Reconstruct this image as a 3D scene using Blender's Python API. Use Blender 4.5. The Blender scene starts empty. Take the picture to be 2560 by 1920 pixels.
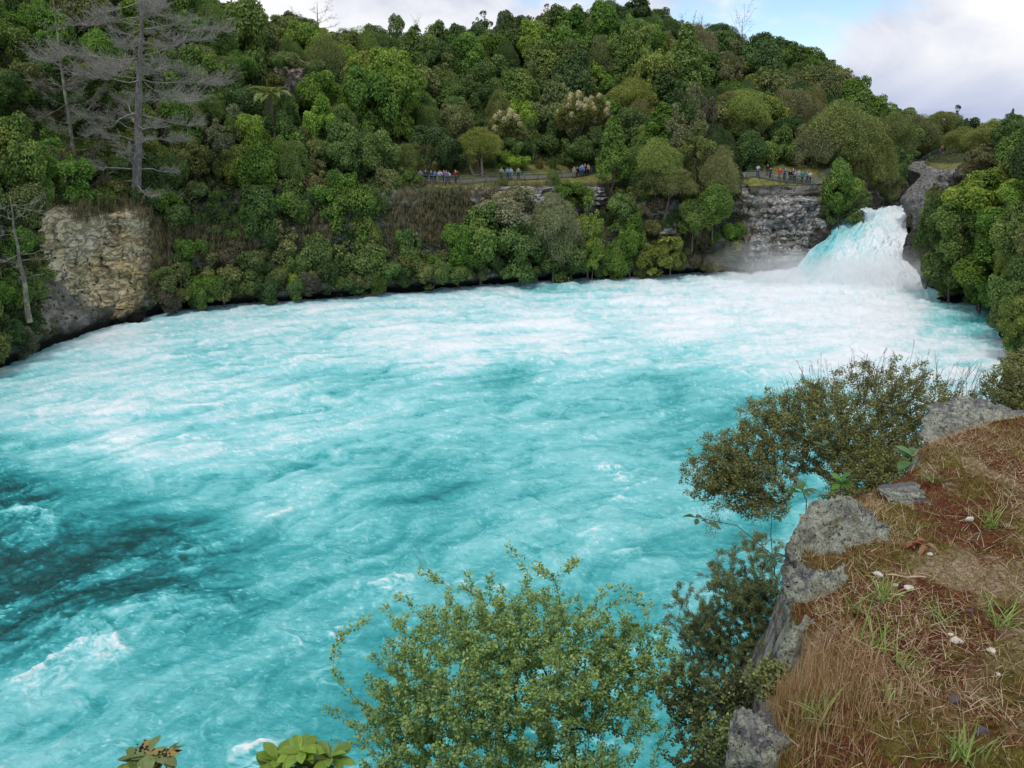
import bpy, bmesh, math, random
import numpy as np
from mathutils import Vector, Matrix

sc = bpy.context.scene
COL = sc.collection
R = math.radians

# ------------------------------------------------------------------ camera
ZC = 18.5                      # eye above the river; water is z = 0
F = 768.0                      # focal length in pixels of a 1024 wide frame
PITCH = R(17.6)
CP, SP = math.cos(PITCH), math.sin(PITCH)
cam_d = bpy.data.cameras.new('camera')
cam = bpy.data.objects.new('camera', cam_d)
COL.objects.link(cam)
cam.location = (0, 0, ZC)
cam.rotation_euler = (math.pi / 2 - PITCH, 0, 0)
cam_d.sensor_fit = 'HORIZONTAL'
cam_d.sensor_width = 36.0
cam_d.lens = 36.0 * F / 1024.0
cam_d.clip_start = 0.05
cam_d.clip_end = 20000
sc.camera = cam

# ------------------------------------------------------------------ world, sun, exposure
SUN_EL, SUN_AZ = R(58), R(200)          # sun high, behind the viewer and a little to the left
SKYLOC = (4.78, -14.93, 0.0)               # which part of the cloud deck lies ahead
world = bpy.data.worlds.new('World')
sc.world = world
world.use_nodes = True
nt = world.node_tree
nt.nodes.clear()


def N(tree, typ, **kw):
    n = tree.nodes.new(typ)
    for k, v in kw.items():
        setattr(n, k, v)
    return n


def L(tree, a, b):
    tree.links.new(a, b)


def math_n(tree, op, a, b=None, clamp=False):
    n = N(tree, 'ShaderNodeMath', operation=op, use_clamp=clamp)
    for i, v in enumerate((a, b)):
        if v is None:
            continue
        if isinstance(v, (int, float)):
            n.inputs[i].default_value = v
        else:
            L(tree, v, n.inputs[i])
    return n.outputs[0]


def ramp_n(tree, fac, stops, interp='LINEAR'):
    n = N(tree, 'ShaderNodeValToRGB')
    n.color_ramp.interpolation = interp
    el = n.color_ramp.elements
    while len(el) > len(stops):
        el.remove(el[-1])
    while len(el) < len(stops):
        el.new(0.5)
    for e, (p, c) in zip(el, stops):
        e.position = p
        e.color = (c, c, c, 1) if isinstance(c, (int, float)) else (*c, 1)
    if fac is not None:
        L(tree, fac, n.inputs[0])
    return n.outputs[0]


def mix_n(tree, fac, a, b, blend='MIX'):
    n = N(tree, 'ShaderNodeMix', data_type='RGBA', blend_type=blend)
    for s, v in ((n.inputs['Factor'], fac), (n.inputs[6], a), (n.inputs[7], b)):
        if isinstance(v, (int, float)):
            s.default_value = v
        elif isinstance(v, tuple):
            s.default_value = (*v, 1)
        else:
            L(tree, v, s)
    return n.outputs[2]


def noise_n(tree, vec, scale, detail=4, rough=0.55, dist=0.0):
    n = N(tree, 'ShaderNodeTexNoise')
    n.inputs['Scale'].default_value = scale
    n.inputs['Detail'].default_value = detail
    n.inputs['Roughness'].default_value = rough
    n.inputs['Distortion'].default_value = dist
    if vec is not None:
        L(tree, vec, n.inputs['Vector'])
    return n.outputs['Fac']


sky = N(nt, 'ShaderNodeTexSky', sky_type='NISHITA')
sky.sun_disc = False
sky.sun_elevation = SUN_EL
sky.sun_rotation = SUN_AZ
sky.air_density = 1.0
sky.dust_density = 0.1
sky.ozone_density = 3.0
bg_sky = N(nt, 'ShaderNodeBackground')
L(nt, sky.outputs[0], bg_sky.inputs[0])
bg_sky.inputs[1].default_value = 0.15
# cloud deck: noise laid out on a horizontal plane high above, so it closes up towards the horizon
tc = N(nt, 'ShaderNodeTexCoord')
sep = N(nt, 'ShaderNodeSeparateXYZ')
L(nt, tc.outputs['Generated'], sep.inputs[0])
zz = math_n(nt, 'ADD', math_n(nt, 'MAXIMUM', sep.outputs[2], 0.0), 0.42)
cmb = N(nt, 'ShaderNodeCombineXYZ')
L(nt, math_n(nt, 'DIVIDE', sep.outputs[0], zz), cmb.inputs[0])
L(nt, math_n(nt, 'DIVIDE', sep.outputs[1], zz), cmb.inputs[1])
mp = N(nt, 'ShaderNodeMapping')
L(nt, cmb.outputs[0], mp.inputs[0])
mp.inputs['Location'].default_value = SKYLOC
cl1 = noise_n(nt, mp.outputs[0], 1.25, 8, 0.55, 0.3)
cl2 = noise_n(nt, mp.outputs[0], 2.6, 7, 0.56, 0.5)
low = ramp_n(nt, sep.outputs[2], [(0.0, 1.0), (0.13, 0.45), (0.22, 0.0)])
cov = math_n(nt, 'ADD', cl1, math_n(nt, 'MULTIPLY', low, 0.20))
mask = ramp_n(nt, cov, [(0.44, 0.0), (0.53, 1.0)], 'EASE')
shade = ramp_n(nt, math_n(nt, 'ADD', math_n(nt, 'MULTIPLY', cl2, 0.6), math_n(nt, 'MULTIPLY', cl1, 0.4)),
               [(0.38, (0.60, 0.64, 0.76)), (0.47, (0.84, 0.86, 0.92)), (0.55, (1.0, 1.0, 1.0))])
far_c = ramp_n(nt, sep.outputs[2], [(0.0, (0.46, 0.52, 0.70)), (0.04, (0.60, 0.65, 0.80)), (0.085, (0.90, 0.91, 0.95)), (0.13, (1, 1, 1))])
ccol = mix_n(nt, 1.0, shade, far_c, 'MULTIPLY')
bg_cl = N(nt, 'ShaderNodeBackground')
L(nt, ccol, bg_cl.inputs[0])
bg_cl.inputs[1].default_value = 0.98
mixw = N(nt, 'ShaderNodeMixShader')
L(nt, mask, mixw.inputs[0])
L(nt, bg_sky.outputs[0], mixw.inputs[1])
L(nt, bg_cl.outputs[0], mixw.inputs[2])
wout = N(nt, 'ShaderNodeOutputWorld')
L(nt, mixw.outputs[0], wout.inputs[0])

sun_d = bpy.data.lights.new('sun', 'SUN')
sun_d.energy = 1.5
sun_d.angle = R(12)
sun_d.color = (1.0, 0.95, 0.87)
sun = bpy.data.objects.new('sun', sun_d)
COL.objects.link(sun)
sdir = Vector((math.sin(SUN_AZ) * math.cos(SUN_EL), math.cos(SUN_AZ) * math.cos(SUN_EL), math.sin(SUN_EL)))
sun.rotation_euler = (-sdir).to_track_quat('-Z', 'Y').to_euler()

sc.view_settings.view_transform = 'Standard'
sc.view_settings.look = 'None'
sc.view_settings.exposure = 0.1
sc.view_settings.gamma = 1.0
sc.view_settings.use_curve_mapping = False
sc.render.engine = 'CYCLES'
cy = sc.cycles
cy.use_denoising = True
cy.max_bounces = 16
cy.diffuse_bounces = 3
cy.glossy_bounces = 2
cy.transmission_bounces = 4
cy.transparent_max_bounces = 8
cy.volume_bounces = 12
cy.sample_clamp_indirect = 4.0


# ------------------------------------------------------------------ pixel <-> place helpers (surveying the photograph)
def ray(px, py):
    u, v = (px - 512.0) / F, (384.0 - py) / F
    return u, CP + v * SP, -SP + v * CP


def at(px, py, y):
    """point seen at pixel (px, py) standing y metres ahead"""
    u, dy, dz = ray(px, py)
    t = y / dy
    return Vector((u * t, y, ZC + dz * t))


def on(px, py, z=0.0):
    """point seen at pixel (px, py) lying at height z"""
    u, dy, dz = ray(px, py)
    t = (z - ZC) / dz
    return Vector((u * t, dy * t, z))


def proj(p):
    x, y, z = p[0], p[1], p[2] - ZC
    d = y * CP - z * SP
    v = y * SP + z * CP
    return 512 + F * x / d, 384 - F * v / d


# ------------------------------------------------------------------ numpy noise
_rs = np.random.RandomState(7)
_P = np.concatenate([_rs.permutation(256)] * 3)
_G = _rs.normal(size=(256, 3))
_G /= np.linalg.norm(_G, axis=1)[:, None]


def perlin(x, y, z=0.0):
    x, y, z = np.broadcast_arrays(np.asarray(x, float), np.asarray(y, float), np.asarray(z, float))
    xi, yi, zi = np.floor(x).astype(int), np.floor(y).astype(int), np.floor(z).astype(int)
    xf, yf, zf = x - xi, y - yi, z - zi
    u, v, w = (t * t * t * (t * (t * 6 - 15) + 10) for t in (xf, yf, zf))
    out = 0.0
    for dx in (0, 1):
        wx = u if dx else 1 - u
        for dy in (0, 1):
            wy = v if dy else 1 - v
            for dz in (0, 1):
                wz = w if dz else 1 - w
                g = _G[_P[_P[_P[(xi + dx) & 255] + ((yi + dy) & 255)] + ((zi + dz) & 255)]]
                out = out + wx * wy * wz * (g[..., 0] * (xf - dx) + g[..., 1] * (yf - dy) + g[..., 2] * (zf - dz))
    return out * 1.5


def fbm(x, y, z=0.0, octv=4, gain=0.5, lac=2.03):
    a, s, f = 1.0, 0.0, 1.0
    for i in range(octv):
        s = s + a * perlin(np.asarray(x) * f + 17.3 * i, np.asarray(y) * f - 9.1 * i, np.asarray(z) * f + 4.7 * i)
        a *= gain
        f *= lac
    return s


# ------------------------------------------------------------------ mesh helpers
def mesh_np(name, verts, faces, attrs=None, smooth=False):
    me = bpy.data.meshes.new(name)
    verts = np.asarray(verts, np.float32).reshape(-1, 3)
    faces = np.asarray(faces, np.int32)
    n, k = faces.shape
    me.vertices.add(len(verts))
    me.vertices.foreach_set('co', verts.ravel())
    me.loops.add(n * k)
    me.loops.foreach_set('vertex_index', faces.ravel())
    me.polygons.add(n)
    me.polygons.foreach_set('loop_start', np.arange(0, n * k, k, dtype=np.int32))
    if smooth:
        me.polygons.foreach_set('use_smooth', np.ones(n, bool))
    me.update(calc_edges=True)
    for an, av in (attrs or {}).items():
        at_ = me.attributes.new(an, 'FLOAT', 'POINT')
        at_.data.foreach_set('value', np.asarray(av, np.float32).ravel())
    return me


def link(name, me, mat=None, parent=None, loc=None):
    o = bpy.data.objects.new(name, me)
    COL.objects.link(o)
    if mat is not None and me is not None and not me.materials:
        me.materials.append(mat)
    if parent is not None:
        o.parent = parent
    if loc is not None:
        o.location = loc
    return o


def tag(o, label=None, cat=None, group=None, kind=None):
    for k, v in (('label', label), ('category', cat), ('group', group), ('kind', kind)):
        if v:
            o[k] = v
    return o


def empty(name, loc=(0, 0, 0), rz=0.0):
    o = bpy.data.objects.new(name, None)
    COL.objects.link(o)
    o.empty_display_size = 0.3
    o.location = loc
    o.rotation_euler = (0, 0, rz)
    return o


def copy_thing(src, loc=None, rot=None, scale=None):
    c = src.copy()
    COL.objects.link(c)
    for ch in src.children:
        d = ch.copy()
        COL.objects.link(d)
        d.parent = c
        for g in ch.children:
            e = g.copy()
            COL.objects.link(e)
            e.parent = d
    if loc is not None:
        c.location = loc
    if rot is not None:
        c.rotation_euler = rot
    if scale is not None:
        c.scale = scale
    return c


def grid_faces(nr, nc):
    i = np.arange(nr - 1)[:, None] * nc + np.arange(nc - 1)[None, :]
    return np.stack([i, i + 1, i + nc + 1, i + nc], -1).reshape(-1, 4)


def tubes(paths, sides=6):
    """paths: list of (points Nx3, radii N) -> verts, faces"""
    V, Fc, base = [], [], 0
    ang = np.linspace(0, 2 * math.pi, sides, endpoint=False)
    for pts, rad in paths:
        pts = np.asarray(pts, float)
        rad = np.asarray(rad, float)
        n = len(pts)
        tan = np.gradient(pts, axis=0)
        tan /= np.linalg.norm(tan, axis=1)[:, None] + 1e-9
        ref = np.where(np.abs(tan[:, 2:3]) > 0.9, np.array([[1.0, 0, 0]]), np.array([[0, 0, 1.0]]))
        a = np.cross(tan, ref)
        a /= np.linalg.norm(a, axis=1)[:, None] + 1e-9
        b = np.cross(tan, a)
        ring = pts[:, None, :] + rad[:, None, None] * (a[:, None, :] * np.cos(ang)[None, :, None] + b[:, None, :] * np.sin(ang)[None, :, None])
        V.append(ring.reshape(-1, 3))
        i = np.arange(n - 1)[:, None] * sides + np.arange(sides)[None, :]
        j = np.arange(n - 1)[:, None] * sides + (np.arange(sides)[None, :] + 1) % sides
        Fc.append(np.stack([i, j, j + sides, i + sides], -1).reshape(-1, 4) + base)
        base += n * sides
    return np.concatenate(V), np.concatenate(Fc)


def unit(v):
    v = np.asarray(v, float)
    return v / (np.linalg.norm(v, axis=-1, keepdims=True) + 1e-9)


def leaf_quads(cent, nrm, ln, wd, rs, along=None, fold=0.0):
    """rhombic leaf blades centred at cent, facing nrm; returns verts (4N,3), faces (N,4)"""
    n = len(cent)
    nrm = unit(nrm)
    t = along if along is not None else rs.normal(size=(n, 3))
    a = unit(t - nrm * np.sum(t * nrm, 1, keepdims=True))
    b = np.cross(nrm, a)
    ln = np.broadcast_to(ln, (n,))[:, None]
    wd = np.broadcast_to(wd, (n,))[:, None]
    up = nrm * wd * fold
    v = np.stack([cent - a * ln / 2, cent + b * wd / 2 + up + a * ln * 0.05, cent + a * ln / 2, cent - b * wd / 2 + up + a * ln * 0.05], 1)
    return v.reshape(-1, 3), np.arange(4 * n).reshape(-1, 4)


# ------------------------------------------------------------------ materials
def new_mat(name):
    m = bpy.data.materials.new(name)
    m.use_nodes = True
    t = m.node_tree
    t.nodes.clear()
    out = N(t, 'ShaderNodeOutputMaterial')
    return m, t, out


def pbsdf(t, col, rough=0.6, spec=0.5, normal=None):
    p = N(t, 'ShaderNodeBsdfPrincipled')
    for s, v in ((p.inputs['Base Color'], col), (p.inputs['Roughness'], rough)):
        if isinstance(v, (int, float)):
            s.default_value = v
        elif isinstance(v, tuple):
            s.default_value = (*v, 1)
        else:
            L(t, v, s)
    p.inputs['Specular IOR Level'].default_value = spec
    if normal is not None:
        L(t, normal, p.inputs['Normal'])
    return p


def bump_n(t, h, strength=0.5, dist=0.1):
    b = N(t, 'ShaderNodeBump')
    b.inputs['Strength'].default_value = strength
    b.inputs['Distance'].default_value = dist
    L(t, h, b.inputs['Height'])
    return b.outputs[0]


def attr_n(t, name):
    n = N(t, 'ShaderNodeAttribute')
    n.attribute_name = name
    return n.outputs['Fac']


def foliage_mat(name, tintvar=0.5, trans=0.3, rough=0.6, spec=0.22, obj_color=True, col=(0.06, 0.1, 0.03), young=None):
    """leaf blades; colour from the object's own colour, varied from blade to blade by the 'tint' attribute"""
    m, t, out = new_mat(name)
    if obj_color:
        oi = N(t, 'ShaderNodeObjectInfo')
        c0 = oi.outputs['Color']
    else:
        rgb = N(t, 'ShaderNodeRGB')
        rgb.outputs[0].default_value = (*col, 1)
        c0 = rgb.outputs[0]
    ti = attr_n(t, 'tint')
    hsv = N(t, 'ShaderNodeHueSaturation')
    L(t, c0, hsv.inputs['Color'])
    L(t, math_n(t, 'ADD', math_n(t, 'MULTIPLY', ti, 2 * tintvar), 1 - tintvar), hsv.inputs['Value'])
    L(t, math_n(t, 'ADD', math_n(t, 'MULTIPLY', ti, -0.05), 0.525), hsv.inputs['Hue'])
    c1 = hsv.outputs[0]
    if young is not None:
        c1 = mix_n(t, ramp_n(t, attr_n(t, 'young'), [(0.45, 0.0), (0.9, 1.0)]), c1, young)
    p = pbsdf(t, c1, rough, spec)
    tr = N(t, 'ShaderNodeBsdfTranslucent')
    L(t, mix_n(t, 1.0, c1, (1.0, 1.0, 0.55), 'MULTIPLY'), tr.inputs[0])
    mx = N(t, 'ShaderNodeMixShader')
    mx.inputs[0].default_value = trans
    L(t, p.outputs[0], mx.inputs[1])
    L(t, tr.outputs[0], mx.inputs[2])
    L(t, mx.outputs[0], out.inputs[0])
    return m


def bark_mat(name, c1, c2, scale=6.0, lichen=None, bump=0.6):
    m, t, out = new_mat(name)
    tcn = N(t, 'ShaderNodeTexCoord')
    mpn = N(t, 'ShaderNodeMapping')
    mpn.inputs['Scale'].default_value = (1, 1, 0.25)
    L(t, tcn.outputs['Object'], mpn.inputs[0])
    n1 = noise_n(t, mpn.outputs[0], scale, 6, 0.65)
    c = mix_n(t, ramp_n(t, n1, [(0.35, 0.0), (0.65, 1.0)]), c1, c2)
    if lichen:
        n2 = noise_n(t, tcn.outputs['Object'], scale * 0.35, 5, 0.6)
        c = mix_n(t, ramp_n(t, n2, [(0.48, 0.0), (0.6, 1.0)]), c, lichen)
    p = pbsdf(t, c, 0.9, 0.2, bump_n(t, n1, bump, 0.05))
    L(t, p.outputs[0], out.inputs[0])
    return m


M_LEAF = foliage_mat('foliage', 0.5)
M_FINE = foliage_mat('fine_foliage', 0.35, 0.25)
M_BARK = bark_mat('bark', (0.07, 0.055, 0.045), (0.17, 0.14, 0.12))
M_PALEBARK = bark_mat('pale_bark', (0.16, 0.14, 0.11), (0.32, 0.29, 0.25))
M_DEAD = bark_mat('dead_wood', (0.10, 0.088, 0.08), (0.24, 0.21, 0.19), 5.0)
M_DEADTWIG = bark_mat('dead_twig', (0.20, 0.18, 0.155), (0.38, 0.35, 0.30), 5.0)
M_LICHENWOOD = bark_mat('lichen_wood', (0.11, 0.095, 0.08), (0.22, 0.20, 0.16), 5.0, (0.30, 0.32, 0.19))
# ================================================================== far bank, hill and right bank: one sheet
WL = [(-320, 520), (-150, 430), (0, 361), (46, 345), (111, 325), (185, 311), (241, 306.5), (324, 300), (384, 296), (463, 289), (569, 281),
      (625, 278.5), (694, 275.5), (745, 272.5)]


def _d0(px):
    if px <= 745:
        py = np.interp(px, [w[0] for w in WL], [w[1] for w in WL])
        return on(px, py, 0).y
    return float(np.interp(px, [745, 775, 832, 845, 868, 890, 904, 910, 918, 926, 940, 954, 1000, 1016, 1060, 1150, 1400],
                           [110, 114, 118.5, 124, 134, 142, 150, 150, 112, 102, 99, 93, 87, 74, 58, 44, 30]))


# px: cliff edge (setback from waterline, z), shelf back (y, z), mid slope (y, z), ridge y, skyline pixel row
KEY = [
    (-320, 5, 12, 52, 17, 85, 32, 125, -140), (-150, 5, 12, 60, 16, 86, 31, 115, -110), (0, 5, 12.5, 76, 15, 93, 30, 116, -95),
    (100, 5, 12.5, 89, 14, 101, 29, 120, -70), (180, 5, 12.2, 94, 14, 107, 28, 126, -38), (225, 5, 12, 97, 14, 111, 27, 133, -10), (240, 5, 12, 98, 14, 112, 26, 135, 0),
    (278, 5, 12, 100, 14, 115, 25.5, 140, 17), (340, 5, 12, 104, 14, 121, 25, 150, 27), (400, 5, 12.5, 106, 14, 128, 24, 160, 27),
    (430, 6, 12.5, 108.5, 13.6, 131, 23.5, 163, 25), (500, 6.2, 12.5, 114.5, 13.6, 137, 23, 168, 17), (560, 6.6, 12.5, 119.5, 13.7, 140, 24, 170, 12),
    (602, 7, 12.5, 123, 13.8, 142, 24, 172, 4), (645, 6.5, 12.8, 124, 14, 143, 24, 172, 7), (665, 6, 12.6, 124, 14, 143, 23.5, 172, 20),
    (715, 5, 12.8, 124, 14, 144, 23, 174, 26), (745, 4, 12.1, 122, 13.8, 145, 22, 176, 37), (800, 3.0, 12.0, 123, 13.9, 147, 21, 178, 52), (833, 2.2, 12.0, 124, 14, 148, 20, 180, 78),
    (860, 3, 12.6, 138, 14, 156, 18, 184, 102), (890, 3.5, 13, 150, 14, 166, 17, 190, 114), (905, 4, 13.4, 163, 14, 176, 16, 196, 120),
    (912, 4, 13.0, 160, 14, 175, 16, 196, 120), (920, 4, 12.0, 140, 14, 168, 15.5, 196, 119), (940, 9, 12.5, 124, 14.6, 155, 16, 200, 119), (975, 9, 13, 116, 15.5, 140, 16.8, 190, 131),
    (1000, 8, 13.5, 106, 16.5, 122, 17.5, 145, 131), (1024, 9, 14, 94, 17, 106, 18.5, 122, 124), (1100, 9, 15.5, 72, 18, 84, 19.5, 100, 108),
    (1400, 8, 16.5, 50, 18, 62, 19, 80, 90)]


def _k(px, i):
    return float(np.interp(px, [k[0] for k in KEY], [k[i] for k in KEY]))


CANOPY = 4.5


def column(px):
    """profile control points (y, z) for the direction of pixel column px"""
    d = _d0(px)
    set_, ez = _k(px, 1), _k(px, 2)
    by, bz, my, mz, ry = (_k(px, i) for i in (3, 4, 5, 6, 7))
    rz = at(px, _k(px, 8), ry).z - CANOPY
    ey = d + set_
    by = max(by, ey + 3)
    return np.array([(d + 1.6, -4.0), (d + 1.4, 0.3), (d + 0.1, 1.5), (d + set_ * 0.45, 4.2), (d + set_ * 0.85, 9.5), (ey, ez), (by, bz), (my, mz),
                     ((my + ry) / 2, mz * 0.45 + rz * 0.55 + 0.8), (ry, rz), (ry + 35, rz - 7), (ry + 140, 10), (2500, 8), (9000, 6)])


PXS = np.concatenate([np.linspace(-320, -40, 50), np.linspace(-37, 1060, 420), np.linspace(1064, 1400, 60)])
COLS = np.array([column(p) for p in PXS])                        # (nc, K, 2)
_rows = [(0, 1, 3), (1, 2, 8), (2, 3, 14), (3, 4, 20), (4, 5, 14), (5, 6, 16), (6, 7, 18), (7, 8, 14), (8, 9, 14), (9, 10, 6), (10, 11, 5), (11, 12, 5), (12, 13, 4)]
RP = np.concatenate([np.linspace(a, b, n, endpoint=False) for a, b, n in _rows] + [[13.0]])
AZ = (PXS - 512) / F / 1.012


def surf(px, r):
    """terrain point at pixel column px and profile parameter r (undisplaced)"""
    c = np.array([np.interp(px, PXS, COLS[:, min(int(r) + j, 13), k]) for j in (0, 1) for k in (0, 1)])
    f = r - int(r)
    y, z = c[0] * (1 - f) + c[2] * f, c[1] * (1 - f) + c[3] * f
    return Vector((y * (px - 512) / F / 1.012, y, z))


ri = RP.astype(int).clip(0, 12)
rf = RP - ri
YZ = COLS[:, ri, :] * (1 - rf)[None, :, None] + COLS[:, ri + 1, :] * rf[None, :, None]       # (nc, nr, 2)
# soften the shelf corners a little along the profile above the cliff
TX = YZ[:, :, 0] * AZ[:, None]
TY, TZ = YZ[:, :, 0].copy(), YZ[:, :, 1].copy()
wcl = np.interp(RP, [0, 1.0, 2.0, 4.8, 5.3, 6, 13], [0.4, 0.5, 0.9, 1.0, 0.25, 0.3, 0.0])[None, :]
n1 = fbm(TX * 0.16, TY * 0.16, TZ * 0.3, 4)
n2 = fbm(TX * 0.5 + 5, TY * 0.5, TZ * 0.9, 4, 0.55)
strata = perlin(TX * 0.05, TY * 0.05, TZ * 1.5) * 0.8
TY2 = TY + wcl * (n1 * 1.6 + n2 * 0.55 + strata * 0.5)
TY2 += np.clip(np.minimum((PXS - 36) / 12, (160 - PXS) / 12), 0, 1)[:, None] * np.interp(RP, [1.0, 2.0, 4.9, 5.2], [0.6, 2.4, 2.4, 0.0])[None, :]
TX2 = TX + wcl * (n2 * 0.5)
TZ2 = TZ + np.interp(RP, [0, 4.5, 5, 6, 6.5, 9, 11, 13], [0, 0.2, 0.1, 0.1, 0.8, 1.0, 1.5, 6])[None, :] * fbm(TX * 0.08, TY * 0.08, 3.0, 3)
zone = np.broadcast_to(np.interp(RP, [0, 1.2, 4.6, 5.0, 5.15, 6.0, 6.3, 13], [0, 0.1, 0.45, 0.55, 1.0, 1.0, 0.7, 0.7])[None, :], TX.shape)

_pl = np.clip(np.minimum((PXS - 396) / 14, (620 - PXS) / 14), 0, 1) + np.clip(np.minimum((PXS - 738) / 8, (842 - PXS) / 8), 0, 1) + np.clip(np.minimum((PXS - 895) / 8, (965 - PXS) / 8), 0, 1)
zone = np.where(zone > 0.7, 0.7 + (zone - 0.7) * np.clip(_pl, 0, 1)[:, None], zone)
m, t, out = new_mat('hillside')
tcn = N(t, 'ShaderNodeTexCoord')
ob = tcn.outputs['Object']
mpn = N(t, 'ShaderNodeMapping')
mpn.inputs['Scale'].default_value = (1.0, 1.0, 2.4)
L(t, ob, mpn.inputs[0])
nA = noise_n(t, mpn.outputs[0], 0.55, 9, 0.68)
nB = noise_n(t, ob, 0.16, 5, 0.6)
mps = N(t, 'ShaderNodeMapping')
mps.inputs['Scale'].default_value = (1.0, 1.0, 0.16)
L(t, ob, mps.inputs[0])
nS = noise_n(t, mps.outputs[0], 1.6, 6, 0.65)
rock = mix_n(t, ramp_n(t, nA, [(0.33, 0.0), (0.66, 1.0)]), (0.08, 0.073, 0.065), (0.40, 0.37, 0.33))
rock = mix_n(t, ramp_n(t, nS, [(0.5, 0.0), (0.66, 0.8)]), rock, (0.06, 0.052, 0.045))
rock = mix_n(t, ramp_n(t, nB, [(0.5, 0.0), (0.64, 0.85)]), rock, (0.055, 0.055, 0.025))
geo = N(t, 'ShaderNodeNewGeometry')
sepz = N(t, 'ShaderNodeSeparateXYZ')
L(t, geo.outputs['Position'], sepz.inputs[0])
wet = ramp_n(t, math_n(t, 'ADD', math_n(t, 'MULTIPLY', sepz.outputs[2], 0.35), math_n(t, 'MULTIPLY', nA, 0.6)), [(0.55, 1.0), (0.95, 0.0)])
rock = mix_n(t, wet, rock, (0.012, 0.011, 0.010))
nG = noise_n(t, ob, 1.2, 8, 0.7)
grass = mix_n(t, ramp_n(t, nG, [(0.38, 0.0), (0.62, 1.0)]), (0.085, 0.10, 0.022), (0.25, 0.235, 0.075))
earth = mix_n(t, ramp_n(t, nG, [(0.4, 0.0), (0.6, 1.0)]), (0.03, 0.032, 0.014), (0.06, 0.075, 0.022))
zn = attr_n(t, 'zone')
gm = ramp_n(t, zn, [(0.60, 0.0), (0.72, 0.0), (0.80, 1.0), (1.0, 1.0)])
c = mix_n(t, ramp_n(t, zn, [(0.55, 0.0), (0.62, 1.0)]), rock, earth)
c = mix_n(t, gm, c, grass)
p = pbsdf(t, c, 0.9, 0.2, bump_n(t, math_n(t, 'ADD', nA, math_n(t, 'MULTIPLY', nG, 0.4)), 0.9, 0.5))
L(t, p.outputs[0], out.inputs[0])
M_HILL = m

nc, nr = len(PXS), len(RP)
V = np.stack([TX2, TY2, TZ2], -1).reshape(-1, 3)
hill = link('hillside', mesh_np('hillside', V, grid_faces(nc, nr), {'zone': zone.reshape(-1)}, True), M_HILL)
tag(hill, 'forested hill and rocky far bank above the river', None, None, 'structure')

# the river bed and low land below everything, out to the horizon
gm_, gt, gout = new_mat('low_ground')
gc = N(gt, 'ShaderNodeTexCoord')
L(gt, pbsdf(gt, mix_n(gt, noise_n(gt, gc.outputs['Object'], 0.02, 6), (0.03, 0.035, 0.015), (0.07, 0.08, 0.03)), 0.95, 0.1).outputs[0], gout.inputs[0])
g = 12000
ground = link('ground', mesh_np('ground', [(-g, -g, -5), (g, -g, -5), (g, g, -5), (-g, g, -5)], [(0, 1, 2, 3)]), gm_)
tag(ground, 'low ground and river bed reaching the horizon', None, None, 'structure')
# ================================================================== water
# whiteness survey of the river (photo pixels / 2.16): -0.6 clear dark green .. 0 turquoise .. 1 foam
WV = np.array([(1700, 640, 1.0), (1900, 680, .97), (1500, 700, .9), (1200, 720, .85), (1000, 780, .88), (850, 740, .75), (1400, 640, .72), (1250, 640, .45),
      (900, 660, .55), (600, 700, .55), (400, 720, .45), (200, 760, .55), (250, 735, .7), (50, 800, .42), (100, 900, .42), (250, 940, .75), (400, 860, .45),
      (700, 860, .45), (550, 900, .55), (1000, 835, .3), (1070, 820, -.05), (850, 850, .3), (1300, 760, .5), (1500, 785, .4), (1600, 740, .65), (1900, 760, .9),
      (2100, 780, .75), (2100, 690, .25), (2160, 680, .1), (1450, 850, -.02), (1400, 880, .25), (1200, 880, .33), (900, 920, .28), (700, 960, .35), (500, 1000, .4),
      (300, 1000, .6), (100, 1000, .25), (250, 1020, .05), (30, 1060, -.55), (200, 1100, -.05), (400, 1090, .35), (430, 1150, -.42), (200, 1150, -.22), (50, 1150, -.25),
      (300, 1200, -.36), (40, 1230, -.6), (100, 1300, -.5), (250, 1320, -.4), (400, 1280, -.34), (150, 1250, -.5), (330, 1130, -.3), (120, 1380, -.42), (560, 1200, -.02), (600, 1110, .35), (700, 1100, .2), (920, 1060, -.12),
      (900, 1150, .05), (1200, 1000, .2), (1310, 1010, .3), (1300, 1100, .18), (1100, 1120, .18), (700, 1250, .08), (450, 1340, -.3), (300, 1420, .12), (200, 1440, .28),
      (100, 1480, .32), (30, 1410, -.35), (500, 1400, .1), (700, 1400, .06), (400, 1550, .0), (600, 1580, -.06), (200, 1600, .1), (50, 1600, .25), (1500, 1200, .1),
      (1400, 1000, .12), (1550, 950, .05), (1000, 1300, .08), (1300, 1350, .02), (650, 1330, .0), (850, 1500, -.02), (2000, 850, .6), (-300, 900, .4), (-300, 1300, -.3), (-300, 1700, .1), (2500, 900, .5)], float)
WV[:, :2] /= 2.16


def white_base(X, Y):
    d = Y * CP + ZC * SP
    px = 512 + F * X / d
    py = 384 - F * (Y * SP - ZC * CP) / d
    num = np.zeros_like(X)
    den = np.zeros_like(X)
    for a, b, v in WV:
        s = 30 + 0.13 * max(b - 260, 0)
        q = ((px - a) / (s * 1.9)) ** 2 + ((py - b) / s) ** 2
        w = 1.0 / (q + 0.12) ** 2
        num += w * v
        den += w
    return num / den


# flow field and line integral convolution of noise along it, on a world grid
GX0, GX1, GY0, GY1, GS = -62.0, 78.0, 8.0, 128.0, 0.115
gx = np.arange(GX0, GX1, GS)
gy = np.arange(GY0, GY1, GS)
NX, NY = len(gx), len(gy)
XX, YY = np.meshgrid(gx, gy)


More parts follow.
